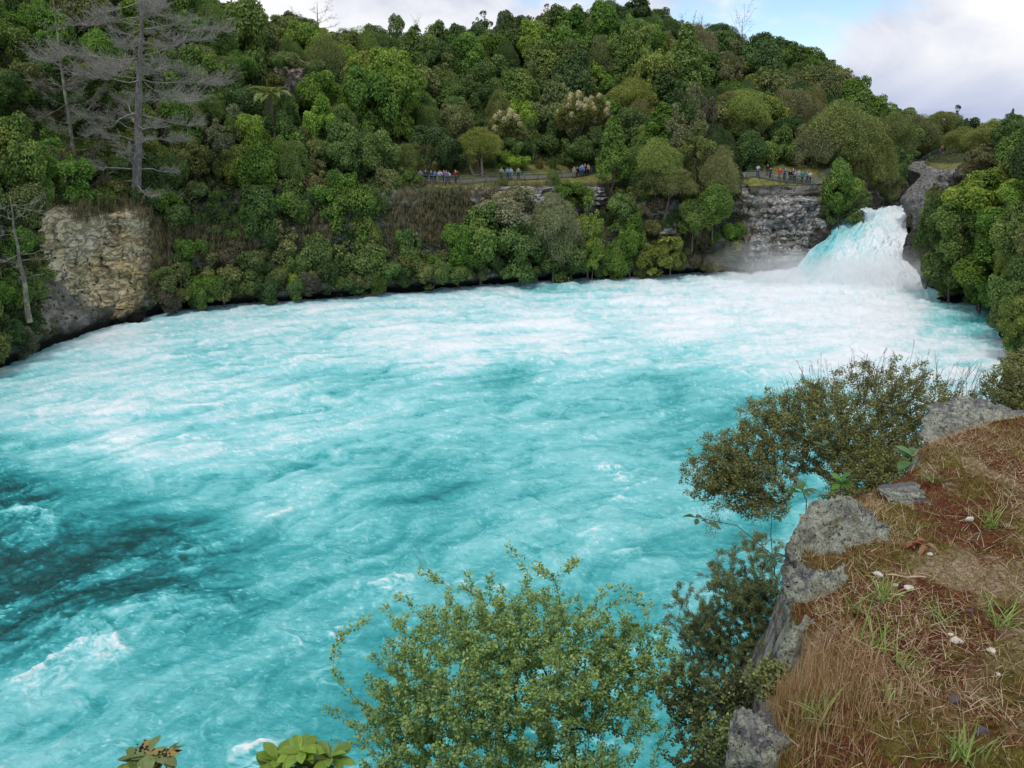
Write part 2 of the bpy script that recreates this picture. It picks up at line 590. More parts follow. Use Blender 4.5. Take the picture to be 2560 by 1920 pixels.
def coarse(fn, k=8):
    """evaluate smooth fields on a coarser grid and interpolate up"""
    xs, ys = np.append(gx[::k], gx[-1] + GS * k), np.append(gy[::k], gy[-1] + GS * k)
    A, B = np.meshgrid(xs, ys)
    f = fn(A, B)
    iy = np.arange(NY) / k
    ix = np.arange(NX) / k
    y0, x0 = iy.astype(int), ix.astype(int)
    fy, fx = (iy - y0)[:, None], (ix - x0)[None, :]
    return (f[y0][:, x0] * (1 - fy) * (1 - fx) + f[y0][:, x0 + 1] * (1 - fy) * fx + f[y0 + 1][:, x0] * fy * (1 - fx) + f[y0 + 1][:, x0 + 1] * fy * fx).astype(np.float32)


def _flow(A, B):
    g_ = np.interp(B, [15, 30, 50, 75, 100, 120], [0.95, 0.85, 0.55, 0.28, 0.1, 0.0]) + np.clip((0 - A) / 60, 0, 0.5)
    ux, uy = -np.ones_like(A), -g_
    n = np.sqrt(ux * ux + uy * uy)
    return ux / n, uy / n


def _curl(A, B):
    e = 0.3
    f = lambda a, b: 2.6 * fbm(a * 0.10, b * 0.16, 1.3, 2) + 0.9 * perlin(a * 0.30, b * 0.42, 7.7)
    return (f(A, B + e) - f(A, B - e)) / (2 * e), -(f(A + e, B) - f(A - e, B)) / (2 * e)


fx_ = coarse(lambda a, b: _flow(a, b)[0] + 1.0 * _curl(a, b)[0])
fy_ = coarse(lambda a, b: _flow(a, b)[1] + 1.0 * _curl(a, b)[1])
nn = np.sqrt(fx_ ** 2 + fy_ ** 2) + 1e-6
fx_, fy_ = fx_ / nn, fy_ / nn


def blur(a, k):
    for ax in (0, 1):
        c = np.cumsum(np.concatenate([np.repeat(np.take(a, [0], ax), k + 1, ax), a, np.repeat(np.take(a, [-1], ax), k, ax)], ax), ax, dtype=np.float64)
        n = a.shape[ax]
        a = (np.take(c, np.arange(2 * k + 1, 2 * k + 1 + n), ax) - np.take(c, np.arange(0, n), ax)) / (2 * k + 1)
    return a.astype(np.float32)


def lic(src, steps, h):
    acc = src.copy()
    ii, jj = np.meshgrid(np.arange(NX, dtype=np.float32), np.arange(NY, dtype=np.float32))
    for sgn in (1, -1):
        x, y = ii.copy(), jj.copy()
        for s in range(steps):
            xi, yi = x.astype(np.int32).clip(0, NX - 1), y.astype(np.int32).clip(0, NY - 1)
            vx, vy = fx_[yi, xi], fy_[yi, xi]
            x = (x + sgn * h * vx).clip(0, NX - 1)
            y = (y + sgn * h * vy).clip(0, NY - 1)
            acc += src[y.astype(np.int32), x.astype(np.int32)]
    acc -= acc.mean()
    return acc / acc.std()


wr = np.random.RandomState(3)
LF = lic(wr.normal(size=(NY, NX)).astype(np.float32), 9, 1.0)                      # fine streaks
LM = lic(blur(wr.normal(size=(NY, NX)).astype(np.float32), 3), 16, 2.0)            # medium streaks, about 6 m
LC = lic(blur(blur(wr.normal(size=(NY, NX)).astype(np.float32), 10), 6), 14, 5.0)  # broad streaks


def samp(f, X, Y):
    a = ((X - GX0) / GS).clip(0, NX - 1.01)
    b = ((Y - GY0) / GS).clip(0, NY - 1.01)
    i, j = a.astype(int), b.astype(int)
    u, v = a - i, b - j
    return f[j, i] * (1 - u) * (1 - v) + f[j, i + 1] * u * (1 - v) + f[j + 1, i] * (1 - u) * v + f[j + 1, i + 1] * u * v


# surface mesh: rows closer together far away
NRW, NCW = 640, 820
wy = 1 / np.linspace(1 / 16.0, 1 / 126.0, NRW)
wa = np.linspace(-0.86, 0.84, NCW)
WY = np.broadcast_to(wy[:, None], (NRW, NCW)).copy()
WX = wy[:, None] * wa[None, :]
lf, lm, lc = samp(LF, WX, WY), samp(LM, WX, WY), samp(LC, WX, WY)
base = white_base(WX, WY)
base = np.where(base < 0, base * 0.86, base) + 0.06 * np.clip((WY - 60) / 25, 0, 1)
rough_w = np.clip((WY - 45) / 50, 0, 1) * np.clip(1 - np.abs(WX - 35) / 60, 0, 1)      # rougher below the falls
warp = fbm(WX * 0.25, WY * 0.25, 2.0, 3)
# waves
boil = fbm(WX * 0.16 + warp * 0.6, WY * 0.22, 5.0, 3)
ridg = 1 - np.abs(perlin(WX * 0.33 + warp * 1.3, WY * 0.42 + warp, 9.0)) * 2
ridg2 = 1 - np.abs(perlin(WX * 0.9 + warp * 2.0, WY * 1.15 - warp, 3.0)) * 2
chop = fbm(WX * 1.7 + lm * 0.15, WY * 2.3, 4.0, 3)
H = 0.26 * boil + 0.045 * lc + 0.022 * lm + 0.09 * np.clip(ridg, 0, 1) ** 4 + 0.05 * np.clip(ridg2, 0, 1) ** 3 + 0.045 * chop
H = H * (0.8 + 1.2 * rough_w) + rough_w * 0.12 * fbm(WX * 1.1, WY * 1.1, 8.0, 3)
# whiteness: survey + streaks + lacy threads along wave crests
lace = 1 - np.abs(fbm(WX * 0.55 + warp * 2.2 + 0.25 * lm, WY * 0.75 + warp * 1.5, 6.0, 3, 0.6)) * 3.2
lace2 = 1 - np.abs(fbm(WX * 1.5 + warp * 3 + 0.3 * lm, WY * 1.9 - warp * 2, 12.0, 3, 0.6)) * 3.0
amp = np.clip(0.30 + 1.15 * base, 0.20, 0.85)
dkw = np.clip(-base * 2.2, 0, 1)                     # clear, choppy water
patch = fbm(WX * 0.42 + warp * 1.6 + 0.10 * lm, WY * 0.62 + warp * 1.2, 31.0, 4, 0.55)
spat = fbm(WX * 1.6 + 0.2 * lm, WY * 2.2, 41.0, 4, 0.65)
Vw = base + 0.085 * lc * amp + 0.060 * lm * (0.4 + amp) + 0.045 * lf * (0.3 + amp) + 0.16 * boil * amp + 0.24 * patch * (0.12 + amp) + 0.085 * spat * (0.1 + amp)
Vw += dkw * (0.08 * lm + 0.08 * lf + 0.16 * spat + 0.34 * patch + 0.07 * lc)
H += dkw * (0.03 * lf + 0.05 * np.clip(ridg2, 0, 1) ** 2)
spk = np.clip(fbm(WX * 3.4 + lm * 0.3, WY * 4.6, 21.0, 3, 0.6) * 2.4 - 1.0, 0, 1)
Vw += spk * 0.45 * np.clip(0.1 + dkw + 0.3 * lc, 0, 1)
Vw += np.clip(lace, 0, 1) ** 9 * 0.42 * np.clip(0.1 + spat * 1.5 + lc * 0.25, 0, 1.1) * np.clip(0.6 + base, 0.25, 1)
Vw += np.clip(lace2, 0, 1) ** 7 * 0.34 * np.clip(lm * 0.4 + spat + 0.3, 0, 1.3) * np.clip(0.6 + base, 0.25, 1)
# breaking crests
brk = np.clip(fbm(WX * 0.22 + 11, WY * 0.3, 14.0, 3) * 2.2 - 0.62, 0, 1) * np.clip(ridg, 0, 1) ** 10
Vw += brk * 0.7 * np.clip(lace2 + 0.4, 0, 1)
H += brk * 0.05
# hand-surveyed crests: (photo px start, end, strength)
for (x0, y0, x1, y1, st) in [(0, 1490, 255, 1372, .9), (255, 1372, 310, 1400, .7), (795, 1278, 900, 1262, 1.0), (490, 1640, 620, 1612, 1.1), (1285, 1012, 1340, 1002, .9),
                             (360, 1215, 480, 1172, .6), (30, 1085, 130, 1130, .7), (1310, 1210, 1390, 1185, .5), (200, 962, 300, 945, .5), (380, 945, 410, 940, .6)]:
    p0, p1 = on(x0 / 2.16, y0 / 2.16), on(x1 / 2.16, y1 / 2.16)
    dx, dy = p1.x - p0.x, p1.y - p0.y
    ln = math.hypot(dx, dy)
    s_ = ((WX - p0.x) * dx + (WY - p0.y) * dy) / ln
    n_ = ((WX - p0.x) * -dy + (WY - p0.y) * dx) / ln + 0.5 * fbm(WX * 0.45, WY * 0.45, 3.3, 4, 0.6)
    wdt = 0.10 + 0.0035 * p0.y
    e = np.clip(1 - np.abs(s_ / ln - 0.5) * 2, 0, 1) ** 0.5 * np.exp(-(n_ / wdt) ** 2) * (s_ > 0) * (s_ < ln)
    e2 = np.clip(1 - np.abs(s_ / ln - 0.5) * 2, 0, 1) ** 0.5 * np.exp(-((n_ + 3.2 * wdt) / (3.6 * wdt)) ** 2) * (s_ > 0) * (s_ < ln)
    Vw += st * e * (0.25 + 0.75 * np.clip(lace2 + 0.35, 0, 1)) + 0.42 * st * e2 * np.clip(0.35 + lace2 * 0.8 + 0.25 * lf, 0, 1.2)
    H += 0.16 * e + 0.07 * e2
Vw = np.clip(Vw, -0.6, 1.05)

wm, t, out = new_mat('river_water')
vv = attr_n(t, 'white')
tcn = N(t, 'ShaderNodeTexCoord')
fmp = N(t, 'ShaderNodeMapping')
fmp.inputs['Rotation'].default_value = (0, 0, R(-24))
fmp.inputs['Scale'].default_value = (0.55, 1.5, 1.0)
L(t, tcn.outputs['Object'], fmp.inputs[0])
fn1 = noise_n(t, fmp.outputs[0], 2.6, 8, 0.68, 0.6)
fn2 = noise_n(t, fmp.outputs[0], 0.9, 6, 0.62, 1.2)
fine = math_n(t, 'SUBTRACT', math_n(t, 'ADD', math_n(t, 'MULTIPLY', fn1, 0.6), math_n(t, 'MULTIPLY', fn2, 0.4)), 0.5)
v2 = math_n(t, 'ADD', vv, math_n(t, 'MULTIPLY', fine, 0.42))
# thin lacy foam threads
th = math_n(t, 'ABSOLUTE', math_n(t, 'SUBTRACT', noise_n(t, fmp.outputs[0], 1.9, 9, 0.66, 1.6), 0.5))
thr = math_n(t, 'MULTIPLY', ramp_n(t, th, [(0.0, 1.0), (0.022, 0.0)]), ramp_n(t, vv, [(0.30, 0.05), (0.75, 0.33)]))
thr = math_n(t, 'MULTIPLY', thr, ramp_n(t, noise_n(t, tcn.outputs['Object'], 0.35, 4, 0.6), [(0.42, 0.0), (0.6, 1.0)]))
v3 = math_n(t, 'ADD', v2, thr)
vr = math_n(t, 'MULTIPLY', math_n(t, 'ADD', v3, 0.6), 1 / 1.6)
wc = ramp_n(t, vr, [(0.0, (0.002, 0.050, 0.050)), (0.14, (0.005, 0.110, 0.115)), (0.26, (0.016, 0.225, 0.24)), (0.375, (0.055, 0.40, 0.41)), (0.50, (0.17, 0.57, 0.585)),
                    (0.64, (0.31, 0.69, 0.71)), (0.80, (0.58, 0.80, 0.82)), (1.0, (0.86, 0.90, 0.92))])
rgh = ramp_n(t, vr, [(0.2, 0.10), (0.42, 0.25), (0.8, 0.7)])
rip = math_n(t, 'ADD', math_n(t, 'MULTIPLY', fn1, 0.7), math_n(t, 'MULTIPLY', noise_n(t, fmp.outputs[0], 9.0, 4, 0.6, 0.4), 0.25))
p = pbsdf(t, wc, rgh, 0.45, bump_n(t, rip, 0.7, 0.25))
p.inputs['IOR'].default_value = 1.33
L(t, p.outputs[0], out.inputs[0])
M_WATER = wm

river = link('river', mesh_np('river', np.stack([WX, WY, H], -1), grid_faces(NRW, NCW)[:, ::-1], {'white': Vw}, True), M_WATER)
tag(river, 'turquoise white-streaked river rushing from the falls towards the viewer', None, None, 'structure')
# nearer water hidden under the bank, so the river goes on
rn = 60
ax_, ay_ = np.meshgrid(np.linspace(-60, 30, rn), np.linspace(-60, 16.4, rn))
river2 = link('river', mesh_np('river', np.stack([ax_, ay_, 0.2 * fbm(ax_ * 0.2, ay_ * 0.25, 2.0, 3) - 0.1], -1), grid_faces(rn, rn), {'white': 0.1 + 0.25 * fbm(ax_ * 0.3, ay_ * 0.3, 1.0, 3)}, True), M_WATER)
tag(river2, 'river reach passing below the near bank', None, None, 'structure')

# ------------------------------------------------------------------ the falls: rows from the gorge over the lip to the plunge pool
ROWS = [  # each row: (px, py, y) from its left to its right edge, looking from the pool
    [(898, 203, 165), (901, 202.5, 165), (904, 202, 165), (908, 200, 164), (912, 198, 163)],
    [(880, 206, 143), (888, 206, 143), (896, 205.5, 142), (904, 205, 141), (911, 204, 140)],
    [(856, 210, 128), (870, 208.5, 128), (884, 208, 127.5), (898, 208, 127), (910, 208, 126)],
    [(831, 217, 121), (850, 213.5, 122), (870, 212, 122), (890, 213, 121.5), (909, 216, 120)],
    [(823, 227, 119.5), (844, 221, 119.5), (868, 219, 119), (888, 222, 118), (908, 228, 116)],
    [(814, 239, 118), (838, 232, 117), (865, 230, 115.5), (888, 234, 114), (910, 243, 112)],
    [(804, 252, 116), (830, 246, 114), (860, 245, 111.5), (888, 250, 109), (914, 258, 107)],
    [(793, 265, 113), (822, 261, 110), (855, 263, 107), (890, 268, 104), (919, 275, 102)],
    [(782, 279, 107), (814, 280, 103), (853, 283, 100.5), (890, 287, 99.5), (925, 291, 98.5)],
    [(778, 290, 102), (812, 294, 98.5), (852, 296, 96), (890, 298, 96), (930, 298, 96)],
]
ctrl = np.array([[list(at(a, b, y)) for a, b, y in r] for r in ROWS])
ctrl[-1, :, 2] = -0.7
ctrl[-2, :, 2] = np.maximum(ctrl[-2, :, 2], 0.4)


def catmull(P, n, axis):
    P = np.moveaxis(P, axis, 0)
    k = len(P)
    tt = np.linspace(0, k - 1, n)
    i = np.minimum(tt.astype(int), k - 2)
    f = (tt - i).reshape(-1, *([1] * (P.ndim - 1)))
    p0, p1, p2, p3 = P[np.maximum(i - 1, 0)], P[i], P[i + 1], P[np.minimum(i + 2, k - 1)]
    o = 0.5 * (2 * p1 + (p2 - p0) * f + (2 * p0 - 5 * p1 + 4 * p2 - p3) * f ** 2 + (3 * p1 - p0 - 3 * p2 + p3) * f ** 3)
    return np.moveaxis(o, 0, axis)


fr, fc = 330, 230
S = catmull(catmull(ctrl, fr, 0), fc, 1)
uu, ww = np.meshgrid(np.linspace(0, 1, fc), np.linspace(0, 1, fr))
wrp = fbm(uu * 4, ww * 5, 2.0, 3)
st1 = fbm(uu * 5 + 1.6 * ww + 0.5 * wrp, ww * 6.0 + 0.4 * wrp, 1.0, 4, 0.6)
st2 = fbm(uu * 14 + 2.0 * ww + wrp, ww * 16.0 + wrp, 4.0, 4, 0.62)
st3 = fbm(uu * 34, ww * 42, 8.0, 4, 0.65)
down = np.clip((ww - 0.28) / 0.6, 0, 1)
wsp = np.minimum(np.clip(ww * 4, 0.25, 1), 1)
foot = np.clip((0.93 - ww) * 8, 0.1, 1)
bil = np.abs(st2) * 0.7 + np.abs(st3) * 0.3
dn = (0.85 * st1 + 0.30 * bil + 0.08 * st3) * foot
S[:, :, 2] += dn * 0.75 * wsp
S[:, :, 1] -= dn * 1.2 * wsp * down
edge = np.clip(1 - uu / 0.10, 0, 1)
S[:, :, 2] -= (edge ** 2 * 1.6 + np.clip((uu - 0.93) / 0.07, 0, 1) ** 2 * 1.2) * np.clip(1 - (ww - 0.8) * 6, 0, 1)
# whiteness: pale tongue down the left, white on the right and at the foot
tong = np.exp(-((uu - (0.10 + 0.22 * (ww - 0.35))) / 0.12) ** 2) * np.clip((ww - 0.3) * 6, 0, 1) * np.clip((0.95 - ww) * 6, 0, 1)
tong2 = np.exp(-((uu - 0.42 + 0.12 * ww) / 0.16) ** 2) * np.clip((ww - 0.3) * 5, 0, 1) * np.clip((0.72 - ww) * 6, 0, 1)
FW = 0.84 + 0.12 * st1 + 0.16 * st2 + 0.22 * st3 - 0.50 * tong - 0.36 * tong2 + 0.35 * np.clip((ww - 0.82) * 5, 0, 1) + 0.2 * np.clip((uu - 0.62) * 3, 0, 1) + 0.45 * np.clip(1 - uu / 0.05, 0, 1)
FW = np.clip(FW, 0.15, 1.05)
falls = link('waterfall', mesh_np('waterfall', S, grid_faces(fr, fc), {'white': FW}, True), M_WATER)
tag(falls, 'wide white and pale turquoise waterfall chute pouring out of the rock gorge', 'waterfall')

# ------------------------------------------------------------------ spray hanging over the plunge pool
def mist_blob(name, c, r, dens, seed, label):
    bm = bmesh.new()
    bmesh.ops.create_icosphere(bm, subdivisions=4, radius=1.0)
    me = bpy.data.meshes.new(name)
    bm.to_mesh(me)
    bm.free()
    mm, t, out = new_mat(name)
    tcn = N(t, 'ShaderNodeTexCoord')
    vl = N(t, 'ShaderNodeVectorMath', operation='LENGTH')
    L(t, tcn.outputs['Object'], vl.inputs[0])
    fall = ramp_n(t, vl.outputs['Value'], [(0.0, 1.0), (0.45, 0.55), (0.97, 0.0)], 'EASE')
    nz = noise_n(t, tcn.outputs['Object'], 2.2 + 0.3 * seed, 5, 0.6, 0.4)
    nzr = ramp_n(t, nz, [(0.36, 0.08), (0.62, 1.0)])
    vol = N(t, 'ShaderNodeVolumePrincipled')
    vol.inputs['Color'].default_value = (0.995, 0.997, 1.0, 1)
    vol.inputs['Anisotropy'].default_value = 0.0
    L(t, math_n(t, 'MULTIPLY', math_n(t, 'MULTIPLY', fall, nzr), dens), vol.inputs['Density'])
    L(t, vol.outputs[0], out.inputs['Volume'])
    o = link(name, me, mm, None, c)
    o.scale = r
    tag(o, label, None, None, 'stuff')


mist_blob('mist', at(812, 274, 103.0), (11.5, 5.0, 3.8), 0.42, 1, 'white spray drifting off the foot of the waterfall')
mist_blob('mist', at(880, 274, 100.0), (8.5, 4.2, 4.4), 0.40, 2, 'white spray boiling up under the right side of the waterfall')
mist_blob('mist', at(758, 262, 107), (9.0, 4.5, 3.8), 0.14, 3, 'thin spray drifting past the dark cliff beside the waterfall')
# ================================================================== forest
def crown_mesh(name, seed, rad=(3.2, 3.2, 2.8), nlobe=20, leaves=8000, leaf=(0.30, 0.19), lobe_r=(0.34, 0.5), shape='round', up=0.35, droop=0.0, jitter=0.6):
    rs = np.random.RandomState(seed)
    rx, ry, rz = rad
    R3 = np.array(rad)
    if shape == 'cone':
        lv = np.linspace(0, 1, nlobe)
        ang = np.arange(nlobe) * 2.4 + rs.rand(nlobe)
        rr = (1 - lv) ** 0.75 * 0.75 * (0.75 + 0.4 * rs.rand(nlobe))
        C = np.stack([np.cos(ang) * rr * rx, np.sin(ang) * rr * ry, (-0.85 + 1.75 * lv) * rz], 1)
        LR = np.interp(lv, [0, 1], [0.42, 0.24]) * rx * (0.8 + 0.4 * rs.rand(nlobe))
    elif shape == 'dome':
        d = unit(rs.normal(size=(nlobe, 3)))
        d[:, 2] = np.where(rs.rand(nlobe) < 0.7, np.abs(d[:, 2]) * 0.95 - 0.1, -np.abs(d[:, 2]) * 1.1)
        C = d * R3 * (0.35 + 0.5 * rs.rand(nlobe, 1) ** 0.7)
        LR = rs.uniform(lobe_r[0] * 0.6, lobe_r[1], nlobe) * rx
    else:
        d = unit(rs.normal(size=(nlobe, 3)))
        d[:, 2] = np.where(d[:, 2] < -0.1, d[:, 2] * 1.35, d[:, 2])
        C = d * R3 * (0.4 + 0.48 * rs.rand(nlobe, 1) ** 0.7)
        LR = rs.uniform(lobe_r[0] * 0.55, lobe_r[1], nlobe) * rx
        # one or two leaders break the outline
        C[:2] = np.array([[0.3 * rx, 0.1 * ry, 0.85 * rz], [-0.35 * rx, -0.2 * ry, 0.7 * rz]]) + rs.normal(size=(2, 3)) * 0.25
    # sub-lobes make the outline uneven
    sub = []
    for c, r in zip(C, LR):
        sub.append((c, r))
        for k in range(5):
            dd = unit(rs.normal(size=3) + np.array([0, 0, 0.5]))
            sub.append((c + dd * r * rs.uniform(0.7, 1.05), r * rs.uniform(0.28, 0.6)))
    C = np.array([s[0] for s in sub])
    LR = np.array([s[1] for s in sub])
    wgt = LR ** 2 / np.sum(LR ** 2)
    leaves = int(leaves * 1.15)
    n = int(leaves * 1.7)
    li = rs.choice(len(C), n, p=wgt)
    d = unit(rs.normal(size=(n, 3)) + 0.55 * unit(C[li] + 1e-6) + np.array([0, 0, 0.25]))
    P = C[li] + d * LR[li][:, None] * (0.60 + 0.56 * rs.rand(n, 1) ** 0.85)
    keep = np.ones(n, bool)
    for c, r in zip(C, LR):
        keep &= np.sum((P - c) ** 2, 1) > (0.52 * r) ** 2
    P, d, li = P[keep][:leaves], d[keep][:leaves], li[keep][:leaves]
    m_ = len(P)
    P[:, 2] -= droop * np.sum((P[:, :2] / rx) ** 2, 1) * rz * 0.5
    nrm = unit(d + np.array([0, 0, up]) + jitter * rs.normal(size=(m_, 3)))
    sz = rs.uniform(0.7, 1.35, m_)
    along = rs.normal(size=(m_, 3))
    if droop > 0:
        along = along * 0.5 + np.array([0, 0, -1.0])
    V, Fc = leaf_quads(P, nrm, leaf[0] * sz, leaf[1] * sz, rs, along, 0.15)
    lobe_t = rs.rand(len(C))
    tint = np.clip(0.45 * lobe_t[li] + 0.55 * rs.rand(m_), 0, 1)
    return mesh_np(name, V, Fc, {'tint': np.repeat(tint, 4)})


def trunk_mesh(name, seed, h, r0, spread, nlimb=5, lean=0.1):
    rs = np.random.RandomState(seed)
    zs = np.linspace(-0.2 if h < 2 else -1.5, h, 6)
    b = np.cumsum(rs.normal(size=(6, 2)) * lean, 0)
    trunk = np.column_stack([b, zs])
    paths = [(trunk, np.linspace(r0, r0 * 0.4, 6))]
    for k in range(nlimb):
        i = rs.randint(2, 5)
        a = rs.rand() * 6.28
        q = trunk[i]
        e = q + np.array([math.cos(a) * spread, math.sin(a) * spread, spread * rs.uniform(0.5, 1.2)])
        mid = (q + e) / 2 + rs.normal(size=3) * 0.2
        paths.append((np.array([q, mid, e]), [r0 * 0.45, r0 * 0.3, r0 * 0.1]))
    V, Fc = tubes(paths, 5)
    return mesh_np(name, V, Fc, None, True)


PROTO = {}                                # kind -> list of (crown mesh, trunk mesh, crown centre height, radius)


def proto(kind, nm, seed, hc, mat, **kw):
    cm = crown_mesh(nm, seed, **kw)
    cm.materials.append(mat)
    rad = kw.get('rad', (3.2, 3.2, 2.8))
    tm = trunk_mesh('trunk', seed + 50, hc, 0.2, rad[0] * 0.6)
    tm.materials.append(M_BARK)
    PROTO.setdefault(kind, []).append((cm, tm, hc, rad))


for i in range(4):
    proto('broad', 'crown', 10 + i, 4.2, M_LEAF, rad=(3.2, 3.1, 2.7 + 0.3 * (i % 2)), nlobe=17 + 3 * i, leaves=9500, leaf=(0.30, 0.19))
for i in range(2):
    proto('broad', 'crown', 20 + i, 4.0, M_LEAF, rad=(3.1, 3.1, 2.4), nlobe=26, leaves=11000, leaf=(0.23, 0.15), shape='dome')
for i in range(2):
    proto('cone', 'crown', 30 + i, 5.0, M_LEAF, rad=(2.8, 2.8, 4.4), nlobe=26, leaves=10500, leaf=(0.32, 0.17), shape='cone', up=0.6)
for i in range(3):
    proto('feather', 'crown', 40 + i, 4.0, M_FINE, rad=(3.4, 3.3, 2.7), nlobe=30, leaves=24000, leaf=(0.17, 0.065), shape='dome', droop=0.5, lobe_r=(0.26, 0.46), jitter=1.1)
for i in range(3):
    proto('shrub', 'crown', 60 + i, 1.0, M_LEAF, rad=(1.9, 1.8, 1.5), nlobe=13, leaves=5200, leaf=(0.22, 0.13), shape='dome', lobe_r=(0.36, 0.55))
for i in range(2):
    proto('rough', 'crown', 70 + i, 3.6, M_LEAF, rad=(2.7, 2.7, 2.7), nlobe=30, leaves=6500, leaf=(0.26, 0.15), lobe_r=(0.2, 0.36), jitter=1.0)

NAMES = {'broad': 'broadleaf_tree', 'cone': 'conical_tree', 'feather': 'feathery_tree', 'shrub': 'bank_shrub', 'rough': 'ragged_tree'}
TREES = []                                # (object, kind, colour word, base point, px, py)
PAL = {'deep green': (0.0812, 0.1358, 0.0441), 'dark green': (0.111, 0.1782, 0.0534), 'mid green': (0.1616, 0.2418, 0.0645), 'fresh green': (0.1587, 0.2724, 0.0516), 'bright lime green': (0.2583, 0.386, 0.0613), 'yellow green': (0.2528, 0.3069, 0.0718), 'olive green': (0.2152, 0.2462, 0.0853), 'pale grey green': (0.2804, 0.2927, 0.1498), 'bronze olive': (0.2241, 0.2237, 0.0958), 'dull brown': (0.1764, 0.1591, 0.1011), 'blue grey green': (0.1473, 0.1818, 0.1157)}      # base colours
TR = random.Random(11)
vcount = {}


def put_tree(kind, word, base, s=1.0, sz=1.0, var=None, sink=0.0, rz=None, jit=0.14):
    ps = PROTO[kind]
    i = vcount.get(kind, 0)
    vcount[kind] = i + 1
    cm, tm, hc, rad = ps[var if var is not None else (i * 7 + i // 3) % len(ps)]
    root = empty(NAMES[kind], (base[0], base[1], base[2] - sink), rz if rz is not None else TR.uniform(0, 6.28))
    root.scale = (s, s, s * sz)
    cr = link('crown', cm, None, root, (0, 0, hc))
    c = PAL[word]
    f = 1 + TR.uniform(-jit, jit)
    cr.color = (c[0] * f * (1 + TR.uniform(-.08, .08)), c[1] * f, c[2] * f * (1 + TR.uniform(-.15, .15)), 1)
    link('trunk', tm, None, root)
    ctr = (base[0], base[1], base[2] - sink + hc * s * sz)
    px, py = proj(ctr)
    TREES.append((root, kind, word, base, px, py))
    return root


def hero(kind, word, x, y, w, h, depth, var=None, foot=None):
    """tree whose crown is centred at display pixel (x, y), w by h display pixels, standing depth metres ahead"""
    px, py = x / 2.16, y / 2.16
    ps = PROTO[kind]
    v = var if var is not None else TR.randrange(len(ps))
    cm, tm, hc, rad = ps[v]
    m_per = depth / F / 0.985
    s = (w / 2.16) * m_per / (2 * rad[0] * 1.12)
    sz = (h / 2.16) * m_per / (2 * rad[2] * 1.12) / s
    c = at(px, py, depth)
    return put_tree(kind, word, (c.x, c.y, c.z - hc * s * sz), s, sz, v)


